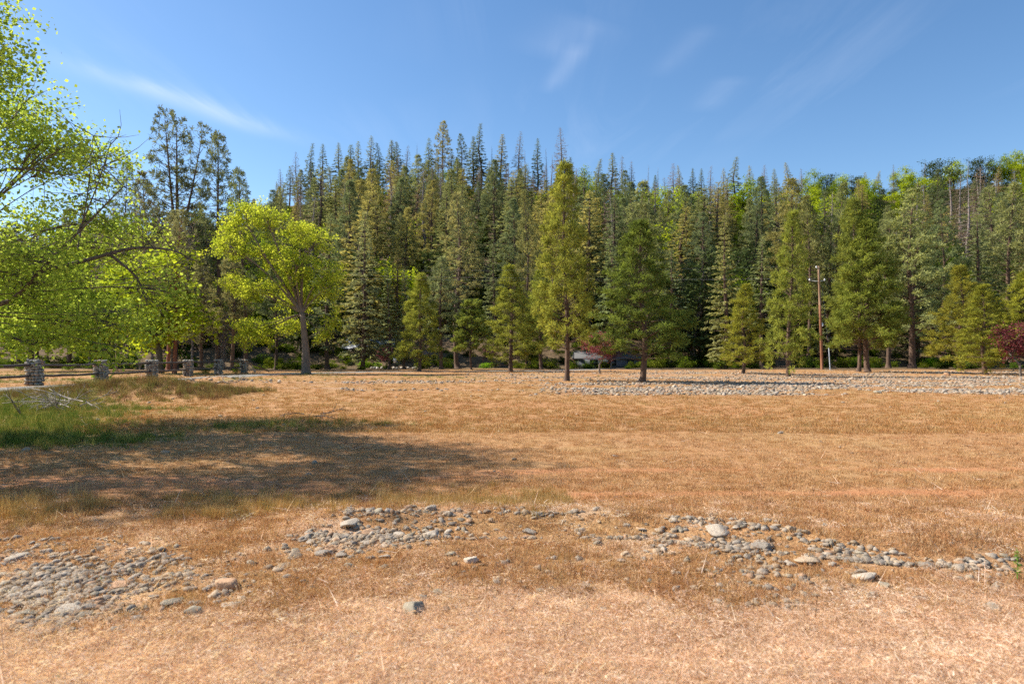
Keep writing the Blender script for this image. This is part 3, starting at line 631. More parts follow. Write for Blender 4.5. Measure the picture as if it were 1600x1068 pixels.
# ------------------------------------------------------------------ trees: conifers
def conifer(seed, H, cb, Rm, nbr, kind, tuft_n=10, tl=.24, tw=.035, dens=3.2, prof=.75, r0=None, lean=0, bare=0, mats=('bark_pine', 'needle'), stems=1):
    global rng
    save = rng; rng = np.random.default_rng(seed)
    tg = Geo(); P = []; D = []; Q = []
    r0 = r0 or H*.014
    for st in range(stems):
        ta = rng.uniform(0, 6.28) if stems == 1 else st*6.283/stems+.4
        zz = np.linspace(0, 1, 9)
        wob = .012*H*(stems == 1); fk = .5
        cx = np.interp(zz, [0, .3, .6, 1], [0, rng.normal(0, wob), rng.normal(0, wob), rng.normal(0, wob)])+lean*H*zz
        cyy = np.interp(zz, [0, .3, .6, 1], [0, rng.normal(0, wob), rng.normal(0, wob), 0])
        if stems > 1:
            sp = np.clip((zz-fk)/(1-fk), 0, 1)**.8*H*.09; cx = cx+np.cos(ta)*sp; cyy = cyy+np.sin(ta)*sp
        rr = r0*(1-zz)**.8+.012; rr[0] *= 1.5; rr[1] *= 1.02; zz = zz.copy(); zz[1] = .035
        hs = H*(1-.03*st)
        tp = np.stack([cx, cyy, zz*hs-.15*(zz == 0)], 1)
        tg.tube(tp if (st == 0) else tp[4:], rr if st == 0 else rr[4:]*.8, 8)
        nb = nbr//stems
        ts = cb+(1-cb)*(np.arange(nb)+rng.uniform(0, 1, nb))/nb
        ts = ts**.95
        if kind == 'pine':
            nw = max(10, nb//7); ts = cb+(1-cb)*(np.floor((ts-cb)/(1-cb)*nw)+.5)/nw+rng.normal(0, .004, nb)
            wl = rng.uniform(.75, 1.15, nw+2)
        for b in range(nb):
            t = min(ts[b], .995); rel = (1-t)/(1-cb); az = b*2.4+rng.uniform(-.5, .5)
            low = 1-(.12 if kind == 'pine' else .35)*max(0, rel-.82)/.18
            L = Rm*(rel**prof)*low*rng.uniform(.55, 1.15)*(wl[int(min(max(rel, 0), 1)*nw)] if kind == 'pine' else 1)+.18
            if kind == 'fir': el = R(28-40*rel)+rng.normal(0, .12); curve = -.10*L
            elif kind == 'open': el = R(35-50*rel)+rng.normal(0, .2); curve = .12*L
            else: el = R(48-42*rel)+rng.normal(0, .14); curve = .10*L
            base = np.array([np.interp(t, zz, cx), np.interp(t, zz, cyy), t*hs])
            d = np.array([math.cos(az)*math.cos(el), math.sin(az)*math.cos(el), math.sin(el)])
            ss = np.linspace(0, 1, 5)[:, None]
            pl = base+d*L*ss+np.array([0, 0, 1])*curve*ss**2+rng.normal(0, .02*L, (5, 3))*ss
            br = max(.006, r0*.22*(L/Rm)**.8*(1.25-.5*t))
            tg.tube(pl, np.linspace(br, .006, 5), 3, cap=False)
            if rng.uniform() < bare: continue
            ns = max(2, int(L*dens*rng.uniform(.7, 1.2)*(1 if kind != 'open' else .8)))
            s = rng.uniform(.22 if kind == 'fir' else .4, 1.0, ns)**(.8 if kind == 'fir' else .65)
            s[0] = 1
            side = rng.choice([-1, 1], ns); az2 = az+side*rng.uniform(.3, 1.2, ns)
            tw_l = (0.12+.42*L*(1-s)*rng.uniform(.5, 1.2, ns)*(.9 if kind == 'fir' else .8)); tw_l[0] = .03
            dd = np.stack([np.cos(az2)*math.cos(el), np.sin(az2)*math.cos(el), np.full(ns, math.sin(el)+(.25 if kind != 'fir' else -.12))], 1); dd = nrm(dd)
            bp = np.stack([np.interp(s, np.linspace(0, 1, 5), pl[:, c]) for c in range(3)], 1)
            tips = bp+dd*tw_l[:, None]
            if kind != 'fir' or bare > 0:
                for q in range(0, ns, 2 if bare == 0 else 1): tg.tube(np.stack([bp[q], tips[q]]), [.010, .005], 3, cap=False)
            P.append(tips); D.append(dd); Q.append(np.full(ns, .42+.58*min(1, rel*2.2)))
            long = tw_l > .45
            if long.any(): P.append((bp+dd*tw_l[:, None]*.5)[long]); D.append(dd[long]); Q.append(np.full(int(long.sum()), .42+.58*min(1, rel*2.2)))
    P = np.concatenate(P) if P else np.zeros((0, 3)); D = np.concatenate(D) if len(D) else np.zeros((0, 3))
    fg = Geo(); n = len(P); Q = np.concatenate(Q) if len(Q) else np.zeros(0)
    if n:
        top = rng.uniform(0, 1, n)
        if kind == 'fir':
            k = tuft_n
            PP = np.repeat(P, k, 0)+rng.normal(0, tl*.28, (n*k, 3))*np.array([1, 1, .5]); DD = nrm(np.repeat(D, k, 0)+rng.normal(0, .55, (n*k, 3))*np.array([1, 1, .6])+np.array([0, 0, -.15]))
            LL = tl*rng.uniform(.6, 1.25, n*k)*np.repeat(Q, k); S = nrm(np.cross(DD, nrm(np.array([0, 0, 1])+rng.normal(0, .55, (n*k, 3)))))*(LL*tw)[:, None]
            A0 = PP-DD*(LL*.4)[:, None]; mid = PP+rng.normal(0, .02, PP.shape)
            V = np.stack([A0, mid-S, PP+DD*(LL*.6)[:, None], mid+S], 1).reshape(-1, 3)
            tone = np.clip(np.repeat(top, k)*.6+rng.uniform(0, .4, n*k), 0, 1)
            fg.add(V, np.arange(4*n*k).reshape(-1, 4), 0, np.repeat(tone, 4))
        else:
            k = tuft_n
            PP = np.repeat(P, k, 0)+rng.normal(0, tl*.12, (n*k, 3)); DD = nrm(np.repeat(D, k, 0)*.75+unit(n*k))
            LL = tl*rng.uniform(.7, 1.2, n*k); S = nrm(np.cross(DD, unit(n*k)))*tw/2
            tip = PP+DD*LL[:, None]
            V = np.stack([PP, tip-S*1.0-DD*(LL*.25)[:, None], tip, tip+S-DD*(LL*.25)[:, None]], 1).reshape(-1, 3)
            tone = np.clip(np.repeat(top**1.3, k)*.75+rng.uniform(0, .3, n*k), 0, 1)
            fg.add(V, np.arange(4*n*k).reshape(-1, 4), 0, np.repeat(tone, 4))
    rng = save
    tm = tg.mesh('trunk', [MAT[mats[0]]]); cm = fg.mesh('crown', [MAT[mats[1]]]) if n else None
    return tm, cm, H, Rm, n*tuft_n*2
KIND = {}
KIND['field'] = [conifer(100+i, 13, [.14, .12, .06, .08][i], [2.9, 3.2, 2.6, 2.8][i], 205, 'pine', 18, .40, .05, 3.3, .72) for i in range(4)]
KIND['round'] = [conifer(120, 8, .22, 2.7, 130, 'pine', 15, .30, .05, 5.5, .5)]
KIND['fir'] = [conifer(140+i, 26, [.08, .14, .2, .05, .3, .12, .24, .1][i], [3.7, 3.1, 3.4, 4.3, 3.3, 4.0, 2.9, 3.6][i], [150, 130, 150, 170, 110, 120, 160, 140][i], 'fir', 6, .72, .17, 1.9, [1.0, .9, .8, 1.05, .9, .7, 1.0, .85][i], mats=('bark_pine', 'fir')) for i in range(8)]
KIND['bigpine'] = [conifer(160+i, 24, [.22, .3, .16][i], [4.9, 4.4, 5.4][i], 170, 'pine', 10, .55, .10, 2.3, .80, mats=('bark_pine', 'fir')) for i in range(3)]
KIND['open'] = [conifer(170+i, 26, [.35, .42][i], [4.2, 3.4][i], 150, 'open', 11, .5, .10, 2.3, .6, mats=('bark_pine', 'fir')) for i in range(2)]
KIND['triple'] = [conifer(175, 27, .36, 4.4, 225, 'open', 12, .5, .09, 2.3, .5, stems=3, mats=('bark_pine', 'fir'))]
KIND['dying'] = [conifer(180+i, 24, .12, [3.3, 2.8, 3.8][i], 190, 'fir', 4, .55, .12, 2.1, .85, bare=[.25, .4, .2][i], mats=('twig_dead', 'deadn')) for i in range(3)]
KIND['snag'] = [conifer(190+i, 24, .15, [1.5, 1.9][i], 120, 'fir', 2, .45, .12, 1.6, .7, bare=.85, mats=('twig_dead', 'deadn')) for i in range(2)]
for k, v in KIND.items(): print(k, [q[4] for q in v])

# ------------------------------------------------------------------ trees: broadleaf
def bezier(a, b, c, n=7):
    t = np.linspace(0, 1, n)[:, None]; return (1-t)**2*a+2*t*(1-t)*b+t*t*c
def broadleaf(seed, blobs, fork, r0, ncl, nleaf, lsize, cr, mats, extra=(), trunk=None, twig=.012, bare_blobs=(), limbk=1.0):
    """blobs: (x,y,z,rx,ry,rz) lobes of the crown"""
    global rng
    save = rng; rng = np.random.default_rng(seed)
    tg = Geo(); fork = np.array(fork, float)
    tp = np.array(trunk if trunk is not None else [(0, 0, -.2), (0, 0, fork[2]*.5), fork], float)
    tt = np.linspace(0, 1, len(tp)*3); tp = np.stack([np.interp(tt, np.linspace(0, 1, len(tp)), tp[:, c]) for c in range(3)], 1)
    rr = np.linspace(r0*1.1, r0*.62, len(tp)); rr[0] = r0*1.5; tg.tube(tp, rr, 9)
    P = []; vol = np.array([b[3]*b[4]*b[5] for b in blobs])**.75; cnt = np.maximum(3, (ncl*vol/vol.sum()).astype(int))
    for bi, (b, c) in enumerate(zip(blobs, cnt)):
        ctr = np.array(b[:3], float); rad = np.array(b[3:], float)
        ctl = fork*.45+ctr*.55; ctl[2] = max(ctl[2], fork[2])*.5+ctr[2]*.5+rng.normal(0, .1)
        ctl[:2] += rng.normal(0, .08*np.linalg.norm(ctr-fork), 2)
        limb = bezier(fork, ctl, ctr, 9); L = np.linalg.norm(ctr-fork)
        lr = r0*np.clip(.35+.25*rad.mean()/max(1e-3, np.mean([q[3] for q in blobs]))-.02*bi, .2, .6)*limbk
        tg.tube(limb, np.linspace(lr, lr*.35, 9), 6)
        d = unit(c); rr_ = rng.uniform(.25, 1, c)**.5; pts = ctr+d*rr_[:, None]*rad*(1+.95*(rng.uniform(size=(c, 1))**2-.25))
        # secondary limbs: group points by direction
        ns = max(3, c//9); sd = unit(ns); grp = np.argmax(d@sd.T, 1)
        for gi in range(ns):
            m_ = grp == gi
            if not m_.any(): continue
            gc = ctr+(pts[m_].mean(0)-ctr)*.62; s0 = limb[rng.integers(5, 9)]
            sl = bezier(s0, (s0+gc)/2+rng.normal(0, .12*rad.mean(), 3), gc, 5); tg.tube(sl, np.linspace(lr*.33, twig*1.1, 5), 4, cap=False)
            for q in pts[m_]:
                s1 = sl[rng.integers(2, 5)]; tg.tube(bezier(s1, (s1+q)/2+rng.normal(0, .1*rad.mean(), 3), q, 4), np.linspace(twig, twig*.35, 4), 3, cap=False)
        if bi not in bare_blobs: P.append(pts)
    for (pl, ra, rb) in extra:
        pl = np.array(pl, float); t2 = np.linspace(0, 1, len(pl)*3); pl2 = np.stack([np.interp(t2, np.linspace(0, 1, len(pl)), pl[:, c]) for c in range(3)], 1)
        for _ in range(2): pl2[1:-1] = (pl2[:-2]+2*pl2[1:-1]+pl2[2:])/4
        tg.tube(pl2, np.linspace(ra, rb, len(pl2)), 6)
        for q in range(len(pl2)//3, len(pl2)):
            for _ in range(3):
                e = pl2[q]+unit(1)[0]*np.array([1, 1, .8])*rng.uniform(.4, 1.3); mid = (pl2[q]+e)/2+rng.normal(0, .12, 3)
                tg.tube(bezier(pl2[q], mid, e, 4), np.linspace(twig*1.2, twig*.3, 4), 3, cap=False)
    P = np.concatenate(P); n = len(P); k = nleaf
    fg = Geo(); ct = rng.uniform(0, 1, n)
    PP = np.repeat(P, k, 0)+rng.normal(0, cr, (n*k, 3))*np.array([1, 1, .7])
    Nn = nrm(unit(n*k)*.9+np.array([0, 0, .8])); A = nrm(np.cross(Nn, unit(n*k))); B = np.cross(Nn, A); s = lsize*rng.uniform(.6, 1.25, n*k)[:, None]
    V = np.stack([PP-A*s*.5, PP-B*s*.42+Nn*s*.08, PP+A*s*.55, PP+B*s*.42+Nn*s*.08], 1).reshape(-1, 3)
    tone = np.clip(np.repeat(ct, k)*.55+rng.uniform(0, .45, n*k), 0, 1)
    fg.add(V, np.arange(4*n*k).reshape(-1, 4), 0, np.repeat(tone, 4))
    H = max(b[2]+b[5] for b in blobs); Rm = max(math.hypot(b[0], b[1])+b[3] for b in blobs)
    rng = save
    return tg.mesh('trunk', [MAT[mats[0]]], True), fg.mesh('crown', [MAT[mats[1]]]), H, Rm, n*k*2
def rblobs(seed, H, Rm, n, low=.35, rs=.42):
    r = np.random.default_rng(seed); bl = []
    for i in range(n):
        t = low+(1-low)*(i+.5)/n; a = i*2.4+r.uniform(-.4, .4); rad = Rm*rs*(1.15-.45*t)*r.uniform(.85, 1.2)
        w = (Rm-rad)*math.sin(math.pi*min(1, .12+.86*(1-(t-low)/(1-low))))**.7*r.uniform(.5, 1)
        bl.append((w*math.cos(a), w*math.sin(a), t*H-rad*.5, rad, rad, rad*r.uniform(.7, .95)))
    return bl
KIND['oak'] = [broadleaf(200+i, rblobs(200+i, 12, 5, 9), (0, 0, 3), .28, 150, 26, .36, .55, ('bark_grey', 'leafb')) for i in range(3)]
KIND['liveoak'] = [broadleaf(210+i, rblobs(210+i, 11, 5, 9, .25, .5), (0, 0, 2), .3, 190, 26, .34, .5, ('bark_grey', 'oak')) for i in range(2)]
KIND['bare'] = [broadleaf(240+i, rblobs(240+i, 10, 4.2, 9, .3, .5), (0, 0, 2.2), .16, 420, 7, .16, .3, ('twig_dead', 'deadn'), twig=.028) for i in range(2)]
KIND['plum'] = [broadleaf(220+i, rblobs(220+i, 4.2, 2.0, 8, .52, .42), (.5, 0, 1.7), .085, 150, 18, .14, .18, ('bark_grey', 'plum'), twig=.008) for i in range(2)]

# ------------------------------------------------------------------ placing trees
TREES = []
def put_tree(kind, var, x, y, H, label, cat='tree', name='pine_tree', wide=1.0, tint=(1, 1, 1), bark=(1, 1, 1), group=None, rz=None, z=None):
    tm, cm, H0, R0, _ = KIND[kind][var % len(KIND[kind])]
    s = H/H0; zz = gz(x, y) if z is None else z
    t = thing(name, label, cat, (x, y, zz), (rng.normal(0, .018), rng.normal(0, .018), rng.uniform(0, 6.28) if rz is None else rz), (s*wide, s*wide, s), group)
    link('trunk', tm, t, color=bark)
    if cm is not None:
        c = link('crown', cm, t, color=tint); c['kind'] = 'stuff'
    TREES.append(t); return t
def px_tree(kind, var, px, base, top, halfw, label, **kw):
    X, Y = at(px, base); H = (base-top)/F*Y
    _, _, H0, R0, _ = KIND[kind][var % len(KIND[kind])]
    wide = (halfw*(1.28 if kind in ('field', 'bigpine', 'open', 'triple') else 1.1)/F*Y)/(R0*H/H0)
    return put_tree(kind, var, X, Y, H, label, wide=wide, **kw)
YEL = (1.15, 1.10, .8); OLV = (1.0, 1.0, .85); DKG = (.72, .85, .8); GRY = (.95, .92, 1.05)
G1 = 'young pines standing in the field'
px_tree('field', 0, 885, 595, 262, 48, 'tallest field pine, yellow-green, with a straight bare lower trunk', group=G1, tint=(1.15, 1.08, .8))
px_tree('field', 1, 1002, 597.5, 352, 66, 'broad darker green field pine with an orange rock at its foot', group=G1, tint=(.75, .86, .7))
px_tree('field', 2, 797, 580, 418, 37, 'bushy young pine between the small round pine and the tallest', group=G1, tint=YEL)
px_tree('round', 0, 737, 577.5, 474, 33, 'small round-headed pine on a short thin trunk', group=G1, tint=(1.25, 1.3, 1.1))
px_tree('field', 3, 655, 580, 432, 32, 'slim yellow-green pine beside the end of the drive', group=G1, tint=YEL)
px_tree('field', 3, 1162, 583, 447, 32, 'small golden-yellow pine beside the dark field pine', group=G1, tint=(1.3, 1.18, .75))
px_tree('field', 2, 1232, 588.5, 335, 34, 'slender pine with open branches just before the utility pole', group=G1, tint=(1.05, 1.05, .8))
px_tree('field', 1, 1345, 580.5, 318, 42, 'taller of the close-set pines beyond the utility pole, trunk forked low', group=G1, tint=(1.0, 1.0, .8))
px_tree('field', 0, 1357, 581, 352, 52, 'shorter of the close-set pines beyond the utility pole', group=G1, tint=(.95, 1.0, .75))
px_tree('field', 2, 1540, 585, 448, 38, 'golden young pine beside the purple plum', group=G1, tint=(1.3, 1.2, .75))
px_tree('field', 3, 1501, 579, 420, 38, 'yellow-green pine standing behind the golden young pine', group=G1, tint=(1.3, 1.12, .75))
px_tree('field', 1, 1608, 578, 428, 44, 'bright yellow-green pine cut by the picture edge over the plum', group=G1, tint=(1.3, 1.2, .7))
px_tree('field', 0, 846, 576.5, 425, 36, 'pale yellow-green pine tucked behind the tallest field pine', group=G1, tint=(1.1, 1.1, .8))
px_tree('bigpine', 2, 1425, 576, 300, 62, 'broad dense green pine with branches almost to the ground', group=G1, tint=(1.25, 1.3, 1.0))
px_tree('bigpine', 0, 1388, 575.5, 335, 40, 'green pine between the close-set pair and the broad dense one', group=G1, tint=(1.2, 1.25, .95))
G2 = 'dark trees along the foot of the hill'
for (kind, var, px, base, top, hw, lab, tint) in [
    ('fir', 3, 566, 576, 330, 42, 'wide grey-green fir just past the bright maple', (1.2, 1.2, 1.15)),
    ('fir', 1, 607, 576.5, 416, 20, 'pointed green fir, first of the twin tops by the pale sign', (1.15, 1.25, 1.1)),
    ('fir', 0, 632, 576.5, 420, 20, 'pointed green fir, second of the twin tops by the pale sign', (1.15, 1.25, 1.1)),
    ('bigpine', 1, 690, 577, 405, 34, 'blue-green pine between the slim pine and the small round pine', (1.05, 1.15, 1.1)),
    ('open', 0, 716, 575, 303, 34, 'tall olive pine with tiered open branches behind the small round pine', (1.35, 1.2, 1.0)),
    ('bigpine', 0, 823, 575, 300, 30, 'tall olive pine with a bare reddish trunk behind the bushy young pine', (1.2, 1.15, .9)),
    ('fir', 2, 1096, 573, 432, 26, 'small dark grey-green fir between the dark field pine and the golden one', (1.1, 1.15, 1.1)),
    ('fir', 3, 1130, 576, 338, 40, 'soft olive fir rising behind the small golden pine', (1.35, 1.3, 1.0)),
    ('fir', 4, 1190, 575, 372, 28, 'green fir between the golden pine and the slender pine', (1.1, 1.2, 1.0)),
    ('bigpine', 1, 1262, 573, 318, 34, 'olive pine rising close behind the utility pole', (1.25, 1.2, .9)),
    ('bigpine', 0, 1306, 573, 300, 36, 'tall green pine between the utility pole and the close-set pines', (1.15, 1.2, .9)),
    ('fir', 0, 955, 574, 372, 34, 'dark fir filling the gap between the two big field pines', (.95, 1.1, 1.0)),
    ('fir', 1, 1048, 574, 390, 30, 'dark fir just past the broad darker field pine', (.9, 1.05, 1.0)),
    ('fir', 2, 770, 573, 400, 24, 'dark slim fir between the round pine and the bushy young pine', (.9, 1.0, .95)),
    ('bigpine', 2, 1475, 574, 318, 40, 'dark pine filling the gap before the golden pines', (.9, 1.05, .9)),
    ('bigpine', 1, 1580, 573, 300, 44, 'tall olive pine with double trunk above the purple plum', (1.15, 1.15, .9)),
    ('fir', 4, 1530, 574, 335, 36, 'green fir rising behind the golden pines', (1.1, 1.15, .95)),
    ('triple', 0, 272, 576, 172, 46, 'old dark pine forking into three bare stems against the sky', (.78, .82, .8)),
    ('open', 1, 338, 577, 212, 30, 'slim dark pine against the sky beside the three-stemmed pine', (.8, .85, .82)),
    ('open', 1, 383, 578, 270, 26, 'shorter dark pine between the slim pine and the maple', (.85, .95, .9)),
    ('bigpine', 1, 360, 579, 392, 34, 'grey-olive pine leaning behind the last fence pillars', (1.15, 1.05, .95)),
    ('bigpine', 0, 315, 578.5, 400, 32, 'grey-olive pine with thin paired trunks behind the fence', (1.1, 1.05, .9)),
    ('open', 0, 200, 574, 262, 26, 'small dark pointed pine seen through bare twigs', (.8, .85, .8)),
    ('bigpine', 2, 232, 572, 300, 46, 'grey-brown pine below and beside the three-stemmed pine', (1.05, .92, .9)),
    ('bigpine', 0, 108, 575, 330, 40, 'dark pine with a red trunk behind the fence shrubs', (.8, .85, .8)),
    ('bigpine', 2, 30, 574, 350, 46, 'dark pine behind the first fence pillar', (.8, .9, .8)),
    ('bigpine', 1, 430, 575, 420, 30, 'dark pine half hidden behind the bright maple', (.85, .95, .9)),
    ('fir', 1, 512, 575, 330, 30, 'dark fir at the far side of the bright maple', (.85, .95, .9))]:
    px_tree(kind, var, px, base, top, hw, lab, group=G2, tint=tint, name='fir_tree' if kind == 'fir' else 'pine_tree')
# bare red pine trunks showing below the broadleaf crowns
for px, base, lab in ((263, 580, 'pine with a bright reddish trunk, first of two behind the fence'), (273, 583, 'pine with a dark red-brown trunk, second of two behind the fence')):
    px_tree('open', 0, px, base, 330, 26, lab, group=G2, tint=(1.0, .95, .9), bark=(2.0, 1.15, .9))
# plums
G3 = 'purple-leaved plum trees'
def plum(var, px, base, top, hw, lab, **kw): px_tree('plum', var, px, base, top, hw, lab, name='plum_tree', group=G3, **kw)
plum(0, 937, 583, 518, 30, 'purple-red plum with a leaning trunk between the two big pines', tint=(1.5, 1.7, 1.7))
plum(1, 955, 577, 532, 18, 'thinner plum beside the leaning one, before the grey house', tint=(.9, 1.1, 1.1))
plum(1, 1592, 588, 498, 36, 'large deep purple plum at the picture edge', tint=(1.0, .9, 1.0))
plum(0, 604, 575, 538, 15, 'pink blossoming plum beside the pale sign', tint=(1.7, 2.0, 2.4))
plum(1, 764, 574, 540, 16, 'dull pink plum behind the small round pine', tint=(1.2, 1.5, 1.6))

for (px, base, top, hw, lab) in [(182, 577, 318, 40, 'leafless grey-brown tree seen through the near maple limb'), (238, 576, 300, 44, 'leafless grey tree under the three-stemmed pine, nearer the limb'), (300, 577, 325, 46, 'leafless grey-brown tree beside the slim dark pine'), (140, 575, 350, 40, 'leafless grey-brown tree above the widest fence shrub'), (350, 577, 440, 30, 'low leafless grey tree under the maple crown')]:
    px_tree('bare', px % 2, px, base, top, hw, lab, name='bare_tree', group='leafless trees behind the fence')
# maples
def maple_mid():
    X, Y = at(478, 584); u_ = Y/F
    def W(px, py, r, ry=None, d=0): return ((px-478)*u_, d, (584-py)*u_, r*u_*.88, r*u_*.9, (ry or r)*u_*.85)
    bl = [W(378, 340, 34, 28, .5), W(420, 345, 30, 26, -1), W(462, 362, 32, 28, 1), W(495, 378, 26, 24, -.5), W(365, 388, 34, 30, -1), W(415, 400, 34, 28, 1.2), W(470, 418, 36, 30, -1.2),
          W(512, 425, 22, 26, .5), W(360, 445, 24, 18, .6), W(405, 455, 36, 24, -.8), W(455, 462, 36, 26, 1), W(512, 452, 26, 24, -.8), W(450, 430, 30, 30, .5), W(395, 528, 36, 18, .3), W(352, 365, 18, 18, .2), W(405, 512, 34, 22, -.3), W(515, 500, 18, 20, .4), W(445, 505, 26, 18, 1.2), W(500, 525, 16, 16, .6)]
    return broadleaf(301, bl, (-.35, 0, 5.2), .36, 800, 38, .155, .25, ('bark_grey', 'leaf'), twig=.016, limbk=.6, trunk=[(0, 0, -.2), (-.05, 0, 2.2), (-.35, 0, 5.2)],
        extra=[([(-.3, 0, 5), (-2.3, .2, 8.2), (-4.6, 0, 11.2)], .16, .03), ([(-.2, 0, 3), (.9, .3, 3.6), (1.8, .2, 4.0)], .05, .01)]), X, Y
KIND['maple'] = []
m_, X, Y = maple_mid(); KIND['maple'].append(m_)
t = put_tree('maple', 0, X, Y, m_[2], 'bright yellow-green maple with a peeling grey trunk standing alone', name='maple_tree', rz=0, tint=(1.05, 1.0, .7), bark=(1.3, 1.15, 1.05))
def maple_near():
    X, Y = -12.3, 13.7; u_ = Y/F; zb = HOR+CAM_H/Y*F
    px0 = 800+F*X/Y
    def W(px, py, r, ry=None, d=0): return ((px-px0)*u_, d, (zb-py)*u_, r*u_, r*u_, (ry or r)*u_)
    bl = [(1.3, -2.6, 8.0, 1.6, 1.6, 1.1), (-.2, -3.3, 7.6, 1.9, 1.5, 1.1), (.9, -1.0, 9.2, 1.4, 1.3, .9), W(-62, -20, 70, 60, .3), W(5, 80, 38, 40, 0), W(45, 135, 50, 38, -1), W(15, 220, 60, 55, 1), W(75, 230, 45, 30, 0), W(130, 240, 34, 26, -.5), W(20, 330, 60, 50, -1.5), W(105, 330, 45, 34, .8),
          W(30, 430, 80, 46, 0), W(120, 415, 60, 34, -1), W(60, 500, 90, 44, 1.5), W(165, 495, 60, 36, .2), W(-60, 130, 80, 80, 1), W(-120, 300, 100, 90, -1), W(-70, 440, 90, 80, 2), W(215, 440, 45, 34, 1),
          W(-160, 60, 90, 80, 0), W(-240, 180, 100, 90, 1), W(-270, 340, 100, 90, -1), W(-180, 120, 100, 80, 3), W(-140, 330, 110, 90, 3.5), W(-150, 250, 110, 80, -3.4), W(-30, 180, 80, 60, 3.5), W(0, 320, 90, 60, 3.8), W(-330, 280, 90, 80, .5), W(-100, 400, 110, 60, -3),
          W(170, 545, 42, 20, 0), W(60, 540, 70, 22, 0), W(110, 480, 60, 30, 2)]
    ex = [([(-.3, 0, 2.2), ((0-px0)*u_, .3, (zb-480)*u_), ((60-px0)*u_, 0, (zb-425)*u_), ((130-px0)*u_, -.2, (zb-370)*u_), ((205-px0)*u_, -.3, (zb-300)*u_)], .06, .010),
          ([((50-px0)*u_, 0, (zb-430)*u_), ((130-px0)*u_, .5, (zb-398)*u_), ((180-px0)*u_, .6, (zb-380)*u_), ((245-px0)*u_, .6, (zb-384)*u_), ((275-px0)*u_, .6, (zb-400)*u_)], .05, .012),
          ([((130-px0)*u_, -.2, (zb-370)*u_), ((165-px0)*u_, -.3, (zb-300)*u_), ((185-px0)*u_, -.3, (zb-235)*u_)], .018, .004),
          ([((110-px0)*u_, .2, (zb-390)*u_), ((122-px0)*u_, .3, (zb-300)*u_), ((130-px0)*u_, .3, (zb-205)*u_)], .018, .004),
          ([((150-px0)*u_, .5, (zb-395)*u_), ((190-px0)*u_, .6, (zb-430)*u_), ((205-px0)*u_, .6, (zb-475)*u_)], .035, .01),
          ([(-.2, 0, 3.4), ((-40-px0)*u_, .3, (zb-262)*u_), ((30-px0)*u_, 0, (zb-262)*u_), ((95-px0)*u_, 0, (zb-275)*u_)], .045, .01)]
    return broadleaf(311, bl, (-.2, .2, 2.6), .34, 2050, 30, .086, .18, ('bark_grey', 'leaf'), twig=.009, extra=ex, limbk=.25), X, Y
m_, X, Y = maple_near(); KIND['maple'].append(m_); print('near maple', m_[4])
put_tree('maple', 1, X, Y, m_[2], 'spreading green maple at the picture edge reaching a dark bare limb over the drive', name='maple_tree', rz=0, tint=(.85, .92, 1.0), bark=(.8, .75, .7))
# broadleaf trees behind the fence
G4 = 'broadleaf trees behind the rail fence'
for (px, base, top, hw, lab, tint) in [(250, 583, 378, 88, 'yellow-green broadleaf tree with a dark mossy trunk behind the third pillar', (1.9, 1.75, .9)),
                                       (150, 578, 400, 70, 'green broadleaf tree behind the second fence pillar', (1.3, 1.35, .9)),
                                       (48, 580, 385, 78, 'green broadleaf tree with a dark trunk behind the first pillar', (1.3, 1.4, .9))]:
    px_tree('oak', int(px) % 3, px, base, top, hw, lab, name='broadleaf_tree', group=G4, tint=tint, bark=(.6, .6, .5))

